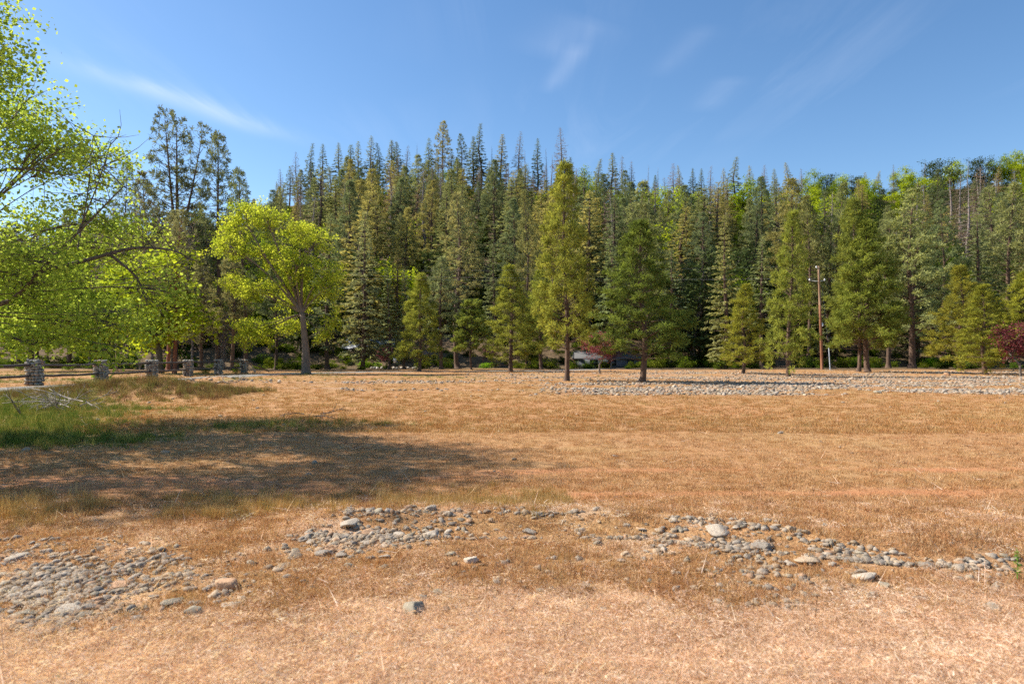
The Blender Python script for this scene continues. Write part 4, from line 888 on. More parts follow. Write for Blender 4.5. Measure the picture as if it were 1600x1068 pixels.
# hill trees -------------------------------------------------------------
hill = []
def zone(px):
    for lim, w in ((230, 'beyond the near maple branches'), (330, 'behind the three-stemmed pine'), (430, 'above the maple crown'), (540, 'above the maple trunk'), (640, 'above the twin-topped firs'), (700, 'above the slim yellow-green pine'), (770, 'above the small round pine'),
                   (845, 'above the bushy young pine'), (940, 'above the tallest field pine'), (1070, 'above the dark field pine'), (1200, 'above the small golden pine'), (1300, 'above the utility pole'),
                   (1400, 'above the close-set pines'), (1480, 'above the broad dense pine'), (9999, 'above the purple plum')):
        if px < lim: return w
SKY = [(372, 300, 'fir'), (385, 290, 'fir'), (432, 283, 'fir'), (437, 262, 'dying'), (452, 258, 'fir'), (465, 236, 'dying'), (484, 222, 'fir'), (503, 224, 'fir'), (530, 222, 'fir'), (547, 224, 'fir'), (558, 218, 'fir'), (578, 211, 'fir'), (593, 222, 'fir'),
       (611, 219, 'fir'), (621, 221, 'fir'), (634, 226, 'dying'), (649, 223, 'snag'), (671, 214, 'fir'), (683, 238, 'fir'), (693, 189, 'open'), (705, 234, 'fir'), (722, 209, 'open'), (738, 212, 'fir'), (750, 191, 'fir'), (768, 225, 'snag'),
       (784, 209, 'fir'), (811, 204, 'dying'), (821, 232, 'snag'), (838, 216, 'fir'), (854, 229, 'snag'), (862, 240, 'snag'), (875, 199, 'dying'), (889, 244, 'fir'), (905, 262, 'oak'), (935, 247, 'fir'), (958, 238, 'fir'), (973, 242, 'dying'), (985, 250, 'dying'),
       (1010, 256, 'snag'), (1028, 260, 'snag'), (1052, 254, 'dying'), (1062, 258, 'fir'), (1083, 262, 'fir'), (1096, 262, 'fir'), (1108, 258, 'dying'), (1130, 262, 'fir'), (1146, 245, 'fir'), (1172, 258, 'fir'), (1196, 256, 'dying'), (1210, 262, 'fir'), (1232, 252, 'fir'),
       (1252, 262, 'dying'), (1270, 268, 'oak'), (1290, 270, 'liveoak'), (1312, 272, 'oak'), (1335, 275, 'liveoak'), (1352, 268, 'fir'), (1372, 266, 'fir'), (1395, 256, 'dying'), (1408, 262, 'oak'), (1425, 258, 'snag'), (1445, 252, 'dying'), (1468, 246, 'liveoak'), (1490, 250, 'oak'),
       (1512, 246, 'snag'), (1535, 242, 'liveoak'), (1560, 244, 'oak'), (1580, 238, 'oak'), (1598, 236, 'oak'), (1625, 236, 'oak')]
for px, top, kd in SKY:
    Y = YR+rng.uniform(-6, 2); X = (px-800)/F*Y; z = gz(X, Y); H = (HOR-top)/F*Y+CAM_H+Z0-z
    if kd in ('oak', 'liveoak'): H = max(H, 9)
    hill.append((X, Y, z, max(H, 7), kd, True))
cell = 9.0
for gy in np.arange(96, YR, cell):
    half = gy*0.79+6
    for gx in np.arange(-half, half, cell*.92):
        X = gx+rng.uniform(-.42, .42)*cell; Y = gy+rng.uniform(-.42, .42)*cell
        px = 800+F*X/Y
        if Y < 102 and 700 < px < 800: continue
        if px < 340 and Y > 215: continue
        if Y < 104 and 640 < px < 690: continue
        if Y > YR-4: continue
        t_ = (Y-96)/(YR-96); r = rng.uniform()
        nb = vnoise(X/28, Y/28, 91)
        n2 = vnoise(X/18, Y/18, 93)
        if px > 1240 and t_ > .6: kd = 'oak' if r < .52 else 'liveoak' if r < .62 else 'dying' if r < .70 else 'fir'
        elif px > 820 and t_ > .62: kd = 'oak' if r < .42 else 'dying' if r < .62 else 'snag' if r < .68 else 'liveoak' if r < .76 else 'fir'
        elif t_ > .35 and nb > .5: kd = 'dying' if r < .5 else 'bigpine' if r < .78 else 'fir' if r < .9 else 'oak'
        elif n2 > .56: kd = 'liveoak' if r < .62 else 'oak' if r < .74 else 'bigpine'
        else: kd = 'fir' if r < .48 else 'bigpine' if r < .70 else 'dying' if r < .84 else 'liveoak' if r < .93 else 'open' if r < .97 else 'oak'
        H = {'fir': U(14, 27), 'bigpine': U(15, 27), 'dying': U(15, 24), 'snag': U(14, 23), 'oak': U(9, 14), 'liveoak': U(9, 15), 'open': U(18, 28)}[kd]
        if Y < 125 and kd in ('dying', 'snag'): kd = 'fir'
        if Y > YR-30: H *= .85
        z = gz(X, Y)
        # nothing may overtop the ridge line of the photograph
        lim = np.interp(px, [0, 150, 340, 372, 430, 470, 560, 900, 1000, 1300, 1420, 1600], [345, 322, 322, 318, 285, 250, 232, 252, 262, 276, 262, 246])
        lim = lim+U(0, 1)**2*60
        Hm = (HOR-lim-6)/F*Y+CAM_H-z
        if Hm < 6: kd = 'liveoak' if kd != 'oak' else kd; Hm = max(Hm, 4.5)
        hill.append((X, Y, z, min(H, Hm), kd, False))
# how much of each shows, front to back, on a coarse grid
GX, GY = 400, 267; occ = np.zeros((GY, GX), bool)
def cover(px, ytop, ybot, hw, frac=.8):
    a, b = int((px-hw)/4), int((px+hw)/4)+1; c, d = int(ytop/4), int(ybot/4)+1
    ys_ = np.arange(max(0, c), min(GY, d)); xs_ = np.arange(max(0, a), min(GX, b))
    if not len(ys_) or not len(xs_): return None
    tt = (ys_*4-ytop)/max(1, ybot-ytop); w = hw*np.minimum(1, tt*1.6)
    return np.ix_(ys_, xs_), (np.abs(xs_[None]*4-px) < w[:, None]*frac)
for t in TREES:
    pass
bpy.context.view_layer.update()
for t in TREES:
    cr_ = [c for c in t.children if c.name.startswith('crown')]
    if not cr_: continue
    bb = [t.matrix_world@Vector(c) for c in cr_[0].bound_box]
    xs = [proj(b.x, t.location.y, b.z) for b in bb]; a = min(p[0] for p in xs); b = max(p[0] for p in xs); c = min(p[1] for p in xs); d = max(p[1] for p in xs)
    if b < -50: continue
    k_ = cover((a+b)/2, c, d, (b-a)/2, .62)
    if k_: occ[k_[0]] |= k_[1]
hill.sort(key=lambda h: h[1])
WID = {'fir': .15, 'bigpine': .19, 'dying': .12, 'snag': .07, 'oak': .42, 'liveoak': .45, 'open': .15}
cand = []
for h in hill:
    X, Y, z, H, kd, sk = h
    px, pb = proj(X, Y, z); _, pt = proj(X, Y, z+H); hw = H*WID[kd]/Y*F
    k_ = cover(px, pt, pb, hw, 1.0); vis = 0
    if k_:
        vis = int((k_[1] & ~occ[k_[0]]).sum()); kk = cover(px, pt, pb, hw, .6)
        if kd != 'snag' and kk: occ[kk[0]] |= kk[1]
    cand.append((vis+(1000 if sk and 0 <= px <= 1600 else 0), px, pt, pb, h))
cand.sort(key=lambda c: -c[0])
things = [c for c in cand if c[0] >= 8][:292]
rest = [c for c in cand if c not in things and (c[0] > 0 or True)]
print('hill', len(cand), 'visible', sum(c[0] > 0 for c in cand), 'things', len(things), 'rest', len(rest))
DESC = {'fir': 'green fir', 'bigpine': 'full-crowned pine', 'dying': 'grey-brown fir', 'snag': 'bare dead snag', 'oak': 'yellow-green oak', 'liveoak': 'dark round live oak', 'open': 'open-crowned pine'}
NAME = {'fir': 'fir_tree', 'bigpine': 'pine_tree', 'dying': 'fir_tree', 'snag': 'dead_tree', 'oak': 'oak_tree', 'liveoak': 'live_oak_tree', 'open': 'pine_tree'}
info = []
for vis, px, pt, pb, (X, Y, z, H, kd, sk) in things:
    t_ = (Y-96)/(YR-96); v = rng.uniform(); n3 = vnoise(X/22, Y/22, 95)
    if kd in ('fir', 'bigpine', 'open'):
        shade = 'dark' if v < .34 else 'olive' if v > .72 else 'mid'
        tint = {'dark': (.75, .86, .84), 'olive': (1.5, 1.3, .9), 'mid': (1.1, 1.12, .95)}[shade]
        adj = shade if shade != 'mid' else 'mid-toned'
    elif kd == 'dying': adj = ''; tint = [(1.15, 1.1, 1.15), (1.2, 1.05, .95), (.95, 1.05, .9)][int(v*3)]
    elif kd == 'oak': adj = 'bright' if v > .4 else 'dull'; tint = (2.1, 1.9, .8) if v > .4 else (1.5, 1.5, .8)
    else: adj = ''; tint = (1, 1, 1)
    band = 'on the skyline' if sk or t_ > .93 else 'high on the slope' if t_ > .62 else 'halfway up the slope' if t_ > .3 else 'low on the slope'
    info.append([adj, kd, band, zone(px), px, H, X, Y, z, tint])
bk = {}
for i in info: bk.setdefault((i[0], DESC[i[1]], i[2], i[3]), []).append(i)
for (a, d, b, zn), L in bk.items():
    L.sort(key=lambda i: i[4])
    for k, i in enumerate(L):
        ds = f'{a} {d} {b} {zn}'.strip()
        if len(L) > 1:
            if len(L) == 2: ds = f"{'taller' if i is max(L, key=lambda q: q[5]) else 'shorter'} {ds}"
            else: ds = f'{ORD[k]} {ds} from left'
        px, X, Y = i[4], i[6], i[7]
        put_tree(i[1], int(rng.integers(0, 9)), X, Y, i[5], ds, name=NAME[i[1]], wide=rng.uniform(.85, 1.2)*{'fir': 1.6, 'dying': 1.5, 'bigpine': 1.15, 'oak': 1.3, 'liveoak': 1.3}.get(i[1], 1.1)*(1 if i[2] != 'on the skyline' else .85), tint=i[9], group='trees covering the hillside', z=i[8]-.3,
                 bark=(1, 1, 1) if i[1] in ('dying', 'snag') else (.9, .9, .9))
# the many other hill trees as one mass
mass_src = []
def swap(me, mats):
    c = me.copy(); c.materials.clear()
    for m in mats: c.materials.append(MAT[m])
    return c
def joined(kind, var, mats):
    tm, cm, H0, R0, _ = KIND[kind][var]
    g = Geo()
    for me, mi in ((tm, 0), (cm, 1)):
        V = np.empty(len(me.vertices)*3, np.float32); me.vertices.foreach_get('co', V); V = V.reshape(-1, 3)/H0
        tn = np.empty(len(V), np.float32); me.attributes['tone'].data.foreach_get('value', tn)
        me.calc_loop_triangles(); T = np.empty(len(me.loop_triangles)*3, np.int32); me.loop_triangles.foreach_get('vertices', T)
        g.add(V, T.reshape(-1, 3), mi, tn)
    return g.mesh('hill_tree', [MAT[mats[0]], MAT[mats[1]]])
src = [joined('fir', 0, ('bark_pine', 'firm')), joined('fir', 3, ('bark_pine', 'firm')), joined('bigpine', 0, ('bark_pine', 'firm')), joined('oak', 0, ('bark_grey', 'leafbm')), joined('dying', 0, ('twig_dead', 'deadn')), joined('liveoak', 0, ('bark_grey', 'leafbm'))]
SI = {'fir': 0, 'bigpine': 2, 'open': 1, 'oak': 3, 'liveoak': 5, 'dying': 4, 'snag': 4}
Pm = []; Im = []; Sm = []; Tm = []
for c in rest:
    X, Y, z, H, kd, sk = c[4]; Pm.append((X, Y, z-.3)); Im.append(SI[kd]); Sm.append((H, H, H))
    Tm.append((.45, .5, .5) if kd == 'liveoak' else (1.3, 1.3, .8) if kd == 'oak' else random.choice([(.8, .9, .85), (1, 1, .9), (1.25, 1.1, .85)]))
for k in range(260):      # hillside beyond both picture edges
    sd = random.choice([-1, 1]); Y = rng.uniform(70, YR); X = sd*(Y*.80+rng.uniform(6, 60)); z = gz(X, Y); kd = random.choice([0, 1, 2, 3, 0, 1]); H = U(9, 20) if kd != 3 else U(8, 11)
    if sd < 0: H *= .8
    if sd < 0 and Y < 100: continue
    Pm.append((X, Y, z-.3)); Im.append(kd); Sm.append((H, H, H)); Tm.append((1, 1, .9))
nM = len(Pm); Sm = np.array(Sm)
scatter('hill_forest', 'smaller and half-hidden trees filling the gaps of the hillside forest', src, np.array(Pm), np.stack([np.zeros(nM), np.zeros(nM), rng.uniform(0, 6.28, nM)], 1), Sm, np.array(Im), np.array(Tm))
# undergrowth
bush = broadleaf(230, rblobs(230, 2.4, 1.6, 6, .3, .5), (0, 0, .4), .05, 60, 26, .20, .28, ('bark_grey', 'leafbm'), twig=.012)
KIND['bush'] = [bush, broadleaf(231, rblobs(231, 2.0, 1.6, 7, .25, .5), (0, 0, .3), .04, 90, 26, .13, .22, ('bark_grey', 'leafb'), twig=.010)]
bs = joined('bush', 0, ('bark_grey', 'leafbm'))
n = 1900; Y = np.where(rng.uniform(0, 1, n) < .05, rng.uniform(80, 100, n), rng.uniform(84, 246, n)); X = rng.uniform(-.8, .8, n)*Y; px = 800+F*X/Y
k = ~((px > 700) & (px < 790) & (Y < 92)); X, Y = X[k], Y[k]; n = len(X); s = rng.uniform(1.2, 3.2, n); s = np.where(Y < 104, s*.5, s)
scatter('undergrowth', 'low dark and green brush under the hillside trees', [bs], np.stack([X, Y, ground_z(X, Y)-.2], 1), euler(n, .05), np.stack([s*1.2, s*1.2, s], 1), np.zeros(n), pal(n, [(.5, .5, .42), (.8, .72, .55), (1.0, .88, .65), (1.3, 1.0, .8), (.7, .8, .6), (1.0, 1.0, .6)], .15))

# shrubs near fence
def shrub(px, base, w, h, lab, tint, kind='bush', grp='shrubs by the fence and drive'):
    X, Y = at(px, base); H = h/F*Y; _, _, H0, R0, _ = KIND['bush'][1]
    wd = (w/2/F*Y)/(R0*H/H0); put_tree('bush', 1, X, Y, H, lab, 'shrub', 'shrub', wd, tint, group=grp)
shrub(108, 578, 22, 12, 'low rounded green bush on the verge between the first two pillars', (.9, 1.1, .7))
shrub(128, 574, 44, 30, 'grey-green feathery shrub behind the fence, nearer the red trunk', (1.3, 1.5, 1.5))
shrub(168, 574, 48, 34, 'widest pale grey-green shrub behind the fence', (1.5, 1.7, 1.5))
shrub(206, 575, 34, 28, 'grey-green shrub beside the leaning bare sticks', (1.3, 1.5, 1.4))
shrub(34, 578, 22, 12, 'small dull green bush beside the first pillar', (.9, 1, .7))
shrub(322, 583, 26, 10, 'low green bush between the fourth and fifth pillars', (1.0, 1.1, .6))
shrub(367, 583, 18, 10, 'low green bush before the last pillar', (1.0, 1.1, .6))
shrub(1452, 574, 26, 16, 'bright green bush at the foot of the broad dense pine', (1.5, 1.9, .6))
shrub(1470, 574, 24, 14, 'bright green bush next to the golden pines', (1.5, 1.9, .6))
shrub(1505, 577, 26, 16, 'dark leafy bush under the yellow-green pine', (.8, 1, .7))
shrub(760, 575, 26, 10, 'bright green bush below the dull pink plum', (1.4, 1.9, .6))
shrub(568, 574, 22, 12, 'bright green bush below the blue-roofed house', (1.5, 1.9, .6))
shrub(590, 574, 18, 10, 'small green bush beside the pink plum', (1.3, 1.7, .6))
shrub(1110, 573, 26, 16, 'dusty green bush behind the gravel before the olive fir', (1.1, 1.2, .9))

# ------------------------------------------------------------------ rail fence with stone pillars
def fence():
    root = thing('rail_fence', 'dark split-rail fence between fieldstone pillars along the drive', 'fence', (0, 0, 0))
    pil = [(-26.0, 29.5, 1.28)]
    for px, base, top in ((54, 602, 563.5), (157, 597, 564), (236, 591.5, 563.5), (294, 587.5, 563.8), (343, 584.5, 562.5), (381, 583, 562.5)):
        X, Y = at(px, base); pil.append((X, Y, (base-top)/F*Y))
    for i, (X, Y, H) in enumerate(pil):
        z = gz(X, Y); w = .47*H
        g = Geo(); g.box((0, 0, H/2-.1), (w-.14, w-.14, H), 0)
        p = link('stone_pillar', g.mesh('stone_pillar', [MAT['mortar']]), root, (X, Y, z), (0, 0, rng.uniform(-.12, .12)))
        s = Geo(); h = 0
        while h < H-.05:
            hh = rng.uniform(.11, .19)
            for side in range(4):
                a = -w/2+.02
                while a < w/2-.03:
                    ww = rng.uniform(.13, .28); ww = min(ww, w/2-a+.03); cx = a+ww/2
                    V, Fc = ICO1.copy(), ICO1F
                    V = np.sign(V)*np.abs(V)**.75
                    V = V*np.array([ww/2*1.02, .085*rng.uniform(.8, 1.3), hh/2*1.05])*(1+rng.normal(0, .08, (len(V), 1)))+np.array([cx, -w/2+.05, h+hh/2+rng.normal(0, .015)])
                    c, s_ = math.cos(side*math.pi/2), math.sin(side*math.pi/2)
                    V = V@np.array([[c, s_, 0], [-s_, c, 0], [0, 0, 1]])
                    s.add(V, Fc, 0, rng.uniform(0, 1)); a += ww
            h += hh
        st = link('masonry_stone', s.mesh('masonry', [MAT['masonry']]), p); st['kind'] = 'stuff'
        c = Geo()
        for q in range(9):
            V = ICO1*np.array([rng.uniform(.20, .27)*w, rng.uniform(.20, .27)*w, rng.uniform(.06, .10)])+np.array([((q % 3)-1)*w*.33, ((q//3)-1)*w*.33, H-.02+rng.uniform(-.02, .04)])
            c.add(V, ICO1F, 0, rng.uniform(.4, 1))
        cp = link('capstone', c.mesh('capstone', [MAT['masonry']]), p); cp['kind'] = 'stuff'
    for (a, b) in zip(pil[:-1], pil[1:]):
        for fr in (.90, .44):
            pa = np.array([a[0], a[1], gz(a[0], a[1])+1.22*fr]); pb = np.array([b[0], b[1], gz(b[0], b[1])+1.22*fr])
            tt = np.linspace(0, 1, 9)[:, None]; pl = pa+(pb-pa)*tt+rng.normal(0, .012, (9, 3)); pl[:, 2] -= .05*np.sin(np.linspace(0, math.pi, 9))
            g = Geo(); g.tube(pl, .068+rng.normal(0, .004, 9), 7)
            link('rail', g.mesh('rail', [MAT['log']], True), root)
    # broken end past the last pillar
    X, Y = pil[-1][0], pil[-1][1]; z = gz(X, Y)
    g = Geo(); g.tube([(X, Y, z+1.0), (X+.9, Y+1.2, z+.55), (X+1.5, Y+2, z+.1)], [.055, .05, .045], 6)
    link('rail', g.mesh('rail', [MAT['log']], True), root)
def masonry_mat():
    m, t, o = new_mat('masonry'); a = N(t, 'ShaderNodeAttribute', attribute_name='tone')
    cr = N(t, 'ShaderNodeValToRGB'); t.links.new(a.outputs['Fac'], cr.inputs[0]); e = cr.color_ramp; e.interpolation = 'CONSTANT'
    e.elements[0].color = (.24, .20, .15, 1); e.elements[1].position = .9; e.elements[1].color = (.33, .20, .13, 1)
    for p, c in ((.2, (.33, .28, .21)), (.38, (.20, .18, .15)), (.52, (.38, .33, .26)), (.68, (.28, .26, .21))):
        q = e.elements.new(p); q.color = (*c, 1)
    tc = N(t, 'ShaderNodeTexCoord'); f = noise(t, 14, 5, tc.outputs['Object']); c = rgbmix(t, 1.0, cr.outputs[0], rgbmix(t, ramp(t, f, .3, .7), (.7, .7, .7), (1.25, 1.25, 1.25)), 'MULTIPLY')
    p = N(t, 'ShaderNodeBsdfPrincipled'); t.links.new(c, p.inputs['Base Color']); p.inputs['Roughness'].default_value = .9
    t.links.new(p.outputs[0], o.inputs[0]); return m
MAT['masonry'] = masonry_mat()
fence()

# ------------------------------------------------------------------ utility pole and wires
def pole():
    X, Y = at(1284.5, 577.5); z = gz(X, Y); H = (577.5-416)/F*Y; dx = -5.5/F*Y
    root = thing('utility_pole', 'tall reddish wooden utility pole leaning slightly, with pale insulators', 'utility pole', (X, Y, z))
    g = Geo(); tt = np.linspace(0, 1, 9); g.tube(np.stack([dx*tt*.62/.62*1, 0*tt, tt*H*1.0-.3*(tt == 0)], 1)[:6], np.linspace(.155, .13, 6), 12, 0)
    link('shaft', g.mesh('shaft', [MAT['pole']], True), root)
    g = Geo(); g.tube(np.stack([dx*tt, 0*tt, tt*H], 1)[5:], np.linspace(.128, .10, 4), 12, 0)
    link('weathered_top', g.mesh('top', [MAT['poletop']], True), root)
    ins = []
    for ox, oh in ((-.25, .012), (.62, .135), (-1.05, .135)):
        px_, pz = dx*(1-oh)+ox, H*(1-oh)
        g = Geo(); g.tube([(dx*(1-oh), 0, pz-.15), (px_, 0, pz-.05)], .025, 6); b = link('bracket', g.mesh('bracket', [MAT['metal']]), root)
        g = Geo(); g.tube([(px_, 0, pz-.05), (px_, 0, pz+.03), (px_, 0, pz+.09), (px_, 0, pz+.17)], [.05, .10, .06, .03], 10); link('insulator', g.mesh('insulator', [MAT['white']], True), root)
        ins.append((X+px_, Y, z+pz+.17))
    g = Geo(); g.tube([(dx*.42+.17, -.1, H*.42), (dx*.42+.17, -.1, H*.42+.35)], .07, 8); link('meter_box', g.mesh('meter', [MAT['white']]), root)
    # galvanised guy guard beside the pole
    g2 = thing('guy_post', 'pale galvanised guard post standing beside the utility pole', 'post', (X+.62, Y-.3, z))
    g = Geo(); g.tube([(0.12, 0, -.1), (-.05, 0, 2.6)], .06, 8); link('sleeve', g.mesh('sleeve', [MAT['metal']], True), g2)
    g = Geo(); g.tube([(-.05, 0, 2.6), (-.62, .3, H*.8)], .012, 4); link('guy_wire', g.mesh('guy', [MAT['wire']]), g2)
    def wire(a, b, sag, lab):
        a = np.array(a); b = np.array(b); t = np.linspace(0, 1, 25)[:, None]; p = a+(b-a)*t; p[:, 2] -= sag*4*(t*(1-t))[:, 0]
        g = Geo(); g.tube(p-a, .005, 4); thing('power_line', lab, 'power line', tuple(a), me=g.mesh('power_line', [MAT['wire']], True), group='overhead wires')
    for k, (i_, lab) in enumerate(zip(ins, ('thin overhead wire from the top of the utility pole', 'thin lower overhead wire tied to the outer insulator', 'thin lower overhead wire tied to the arm by the slender pine'))):
        fx = 560-k*2; Yf = 62; xx = (430-800)/F*Yf; zz = CAM_H+Z0+(HOR-(421+k*6))/F*Yf
        wire(i_, (xx, Yf, zz), .25, lab)
        wire(i_, (i_[0]+34, i_[1]+26, i_[2]+1.5), .5, lab.replace('thin', 'thin onward'))
pole()

# ------------------------------------------------------------------ houses, signs
def house(name, lab, px, base, w, h, depth, roofh, Y, mw, mr, wins, rz=0):
    X = (px-800)/F*Y; z = gz(X, Y)-.2; zb = CAM_H+Z0+(HOR-base)/F*Y; z = min(z, zb)
    W = w/F*Y; H = h/F*Y+zb-z
    root = thing(name, lab, 'house', (X, Y, z), (0, 0, rz))
    g = Geo(); g.box((0, depth/2, H/2), (W, depth, H)); link('wall', g.mesh('wall', [MAT[mw]]), root)
    g = Geo(); o = .35; V = [(-W/2-o, -o, H), (W/2+o, -o, H), (W/2+o, depth+o, H), (-W/2-o, depth+o, H), (-W/2-o, depth/2, H+roofh), (W/2+o, depth/2, H+roofh)]
    V2 = V+[(v[0], v[1], v[2]-.14) for v in V[:4]]
    g.add(V2, [[0, 1, 5, 4], [2, 3, 4, 5], [0, 4, 3, 3], [1, 2, 5, 5], [0, 6, 7, 1], [2, 8, 9, 3], [1, 7, 8, 2], [3, 9, 6, 0], [6, 9, 8, 7]]); link('roof', g.mesh('roof', [MAT[mr]]), root)
    for (fx, ww, zh, hh) in wins:
        g = Geo(); cx = fx*W/2
        for a, b, c, d in ((cx, zh+hh/2, ww+.12, .06), (cx, zh-hh/2, ww+.12, .06), (cx-ww/2, zh, .06, hh), (cx+ww/2, zh, .06, hh)): g.box((a, -.03, b), (c, .06, d))
        f = link('window', g.mesh('window', [MAT['roof_grey']]), root)
        g = Geo(); g.box((cx, -.012, zh), (ww-.05, .02, hh-.05)); link('pane', g.mesh('pane', [MAT['glass']]), f)
house('house', 'low grey house behind the leaning plum and the dark field pine', 952, 573, 96, 14, 6, .9, 88, 'wall_grey', 'roof_grey', [(.1, 1.0, .9, .8), (-.5, 1.0, .9, .8), (.7, .9, .9, .8)])
house('house', 'dark house with a pale blue metal roof half hidden by firs', 578, 568, 84, 24, 8, 1.5, 98, 'wall_dark', 'roof_blue', [(-.3, 1.2, 1.3, 1.0), (.4, 1.2, 1.3, 1.0)])
house('shed', 'small dark brown shed behind the trunks at the clearing', 656, 569, 34, 14, 3, .7, 92, 'wall_dark', 'wall_dark', [])
def sign(px, base, top, w, h, lab, m='white', dark=False):
    X, Y = at(px, base); z = gz(X, Y); k = Y/F
    root = thing('sign', lab, 'sign', (X, Y, z))
    g = Geo(); g.box((0, 0, (base-top)*k/2), (.09, .09, (base-top)*k)); link('post', g.mesh('post', [MAT['stickd']]), root)
    g = Geo(); g.box((0, -.06, (base-top)*k-h*k/2), (w*k, .03, h*k)); link('board', g.mesh('board', [MAT[m]]), root)
sign(617, 574, 559, 5, 8, 'small white notice board on a dark post by the drive')
sign(673, 572, 555, 4, 8, 'narrow pale board on a post beside the slim pine')
def mailbox(px, base, lab):
    X, Y = at(px, base); z = gz(X, Y)
    root = thing('mailbox', lab, 'mailbox', (X, Y, z)); g = Geo(); g.box((0, 0, .6), (.1, .1, 1.2)); link('post', g.mesh('post', [MAT['stick']]), root)
    a = np.linspace(0, math.pi, 7); prof = np.stack([.16*np.cos(a), .16*np.sin(a)+.14], 1); prof = np.concatenate([prof, [(-.16, 0)], [(.16, 0)]])
    n = len(prof); V = [(p[0], d, 1.2+p[1]) for d in (-.28, .28) for p in prof]; g = Geo()
    g.add(V, [[i, (i+1) % n, n+(i+1) % n, n+i] for i in range(n)]); c = [[0, i, i+1, i+1] for i in range(1, n-1)]; g.add(V, c+[[n, n+i+1, n+i, n+i] for i in range(1, n-1)])
    link('box', g.mesh('box', [MAT['metal']]), root)
mailbox(686, 571.5, 'grey mailbox on a pale post at the clearing')
for i, px in enumerate(np.linspace(579, 651, 13)):
    X, Y = at(px+rng.uniform(-1.5, 1.5), 574.6+rng.uniform(-.3, .3)); s = rng.uniform(.16, .28)
    thing('edging_stone', f'{ORD[i] if i < 12 else "last"} pale stone in the row edging the drive end', 'stone', (X, Y, gz(X, Y)+.08), (0, 0, rng.uniform(0, 6)), (s, s*.8, s*.7), 'pale stones edging the drive end', rocks[i % 14], (.6, .56, .5))

# ------------------------------------------------------------------ brush piles, branches, saplings
def stick_path(a, d, L, bend=.15, n=5):
    d = np.array(d, float); d /= np.linalg.norm(d); side = unit(1)[0]; t = np.linspace(0, 1, n)[:, None]
    return np.array(a)+d*L*t+side*bend*L*t*(1-t)*2+rng.normal(0, .015*L, (n, 3))*t
def forked(g, a, d, L, r, depth=2):
    pl = stick_path(a, d, L); g.tube(pl, np.linspace(r, r*.35, 5), 5)
    if depth:
        for q in (1, 2, 3, 3):
            dd = nrm(np.array(d, float)+unit(1)[0]*.8); forked(g, pl[q], dd, L*rng.uniform(.3, .5), r*.5, depth-1)
def brush(px, base, w, h, nb, lab, mat='stick', name='brush_pile', cat='brush pile'):
    X, Y = at(px, base); z = gz(X, Y); W = w/F*Y/2; Hh = h/F*Y
    root = thing(name, lab, cat, (X, Y, z))
    for i in range(nb):
        a = rng.uniform(0, 6.28); st = (rng.uniform(-.6, .6)*W, rng.uniform(-.4, .4)*W, rng.uniform(.02, .4)*Hh)
        g = Geo(); forked(g, st, (math.cos(a), .6*math.sin(a), rng.uniform(-.1, .35)), W*rng.uniform(.6, 1.2), W*.012+.006, 2)
        link('branch', g.mesh('branch', [MAT[mat]]), root)
brush(95, 641, 110, 44, 16, 'heap of bleached dead branches in the green grass')
brush(308, 611, 52, 12, 7, 'small pile of pale sticks and rubble near the drive bend')
brush(335, 600, 80, 10, 7, 'long low scatter of broken branches beside the drive', 'stickd')
brush(222, 588, 26, 8, 4, 'grey sticks heaped against the third pillar')
brush(497, 652, 74, 16, 5, 'single fallen dark branch lying in the open field', 'stickd', 'fallen_branch', 'branch')
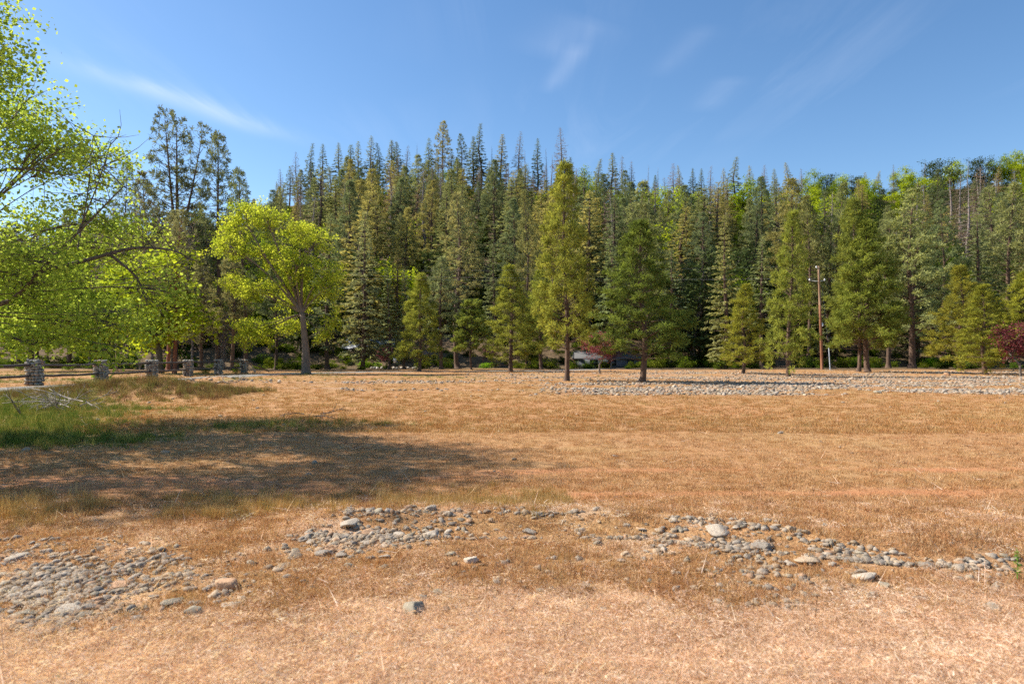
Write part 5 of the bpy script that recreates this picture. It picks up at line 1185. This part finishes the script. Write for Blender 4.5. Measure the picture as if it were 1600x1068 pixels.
def sapling(px, base, tops, lab, r=.012, mat='stickd'):
    X, Y = at(px, base); z = gz(X, Y); root = thing('bare_sapling', lab, 'sapling', (X, Y, z)); k = Y/F
    for (tx, ty) in tops:
        g = Geo(); e = np.array([(tx-px)*k, rng.uniform(-.3, .3), (base-ty)*k]); pl = bezier(np.zeros(3), e*.5+rng.normal(0, .08, 3), e, 7)
        g.tube(pl, np.linspace(r, r*.3, 7), 5)
        for q in (2, 3, 4, 5):
            e2 = pl[q]+nrm(e+unit(1)[0]*np.linalg.norm(e)*.8)*np.linalg.norm(e)*.25; g.tube(bezier(pl[q], (pl[q]+e2)/2, e2, 3), [r*.4, r*.3, r*.2], 3)
        link('stem', g.mesh('stem', [MAT[mat]]), root)
sapling(35, 650, [(23, 600), (18, 612), (40, 622)], 'thin leafless sapling standing in the green grass')
sapling(88, 642, [(66, 600), (72, 612), (108, 604)], 'thin twigs rising out of the branch heap')
sapling(218, 577, [(222, 545), (227, 548), (216, 560)], 'bare whitish sticks leaning beside the third pillar', .03, 'stick')
sapling(400, 582, [(386, 566), (392, 570), (372, 560)], 'broken grey limb propped at the end of the fence', .05, 'stick')
def weed(px, base, h, lab, n=46):
    X, Y = at(px, base); z = gz(X, Y); k = Y/F; H = h*k; root = thing('weed_plant', lab, 'weed', (X, Y, z))
    g = Geo(); g.tube([(0, 0, -.01), (.004, 0, H*.5), (-.004, 0, H)], [.004, .003, .002], 5); link('stem', g.mesh('stem', [MAT['weed']]), root)
    g = Geo(); zz = rng.uniform(.12, 1, n)*H; a = np.arange(n)*2.4; D = np.stack([np.cos(a), np.sin(a), rng.uniform(.2, .9, n)], 1); D = nrm(D); L = H*rng.uniform(.10, .20, n)*(1.2-.6*zz/H)
    P = np.stack([0*zz, 0*zz, zz], 1); S = nrm(np.cross(D, np.array([0, 0, 1.0])))*(L*.2)[:, None]; tip = P+D*L[:, None]; mid = P+D*(L*.5)[:, None]
    g.add(np.stack([P, mid-S, tip-np.array([0, 0, 1])*(L*.2)[:, None], mid+S], 1).reshape(-1, 3), np.arange(4*n).reshape(-1, 4), 0, np.repeat(rng.uniform(0, 1, n), 4))
    c = link('leaf_cluster', g.mesh('leaves', [MAT['weed']]), root); c['kind'] = 'stuff'
weed(1589, 904, 48, 'upright bright green weed by the picture edge among the stones', 70)
weed(92, 1066, 12, 'tiny bright green weed in the pale straw')
weed(158, 908, 9, 'small yellow-green weed beside the red slab', 30)
print('objects', len(bpy.data.objects))
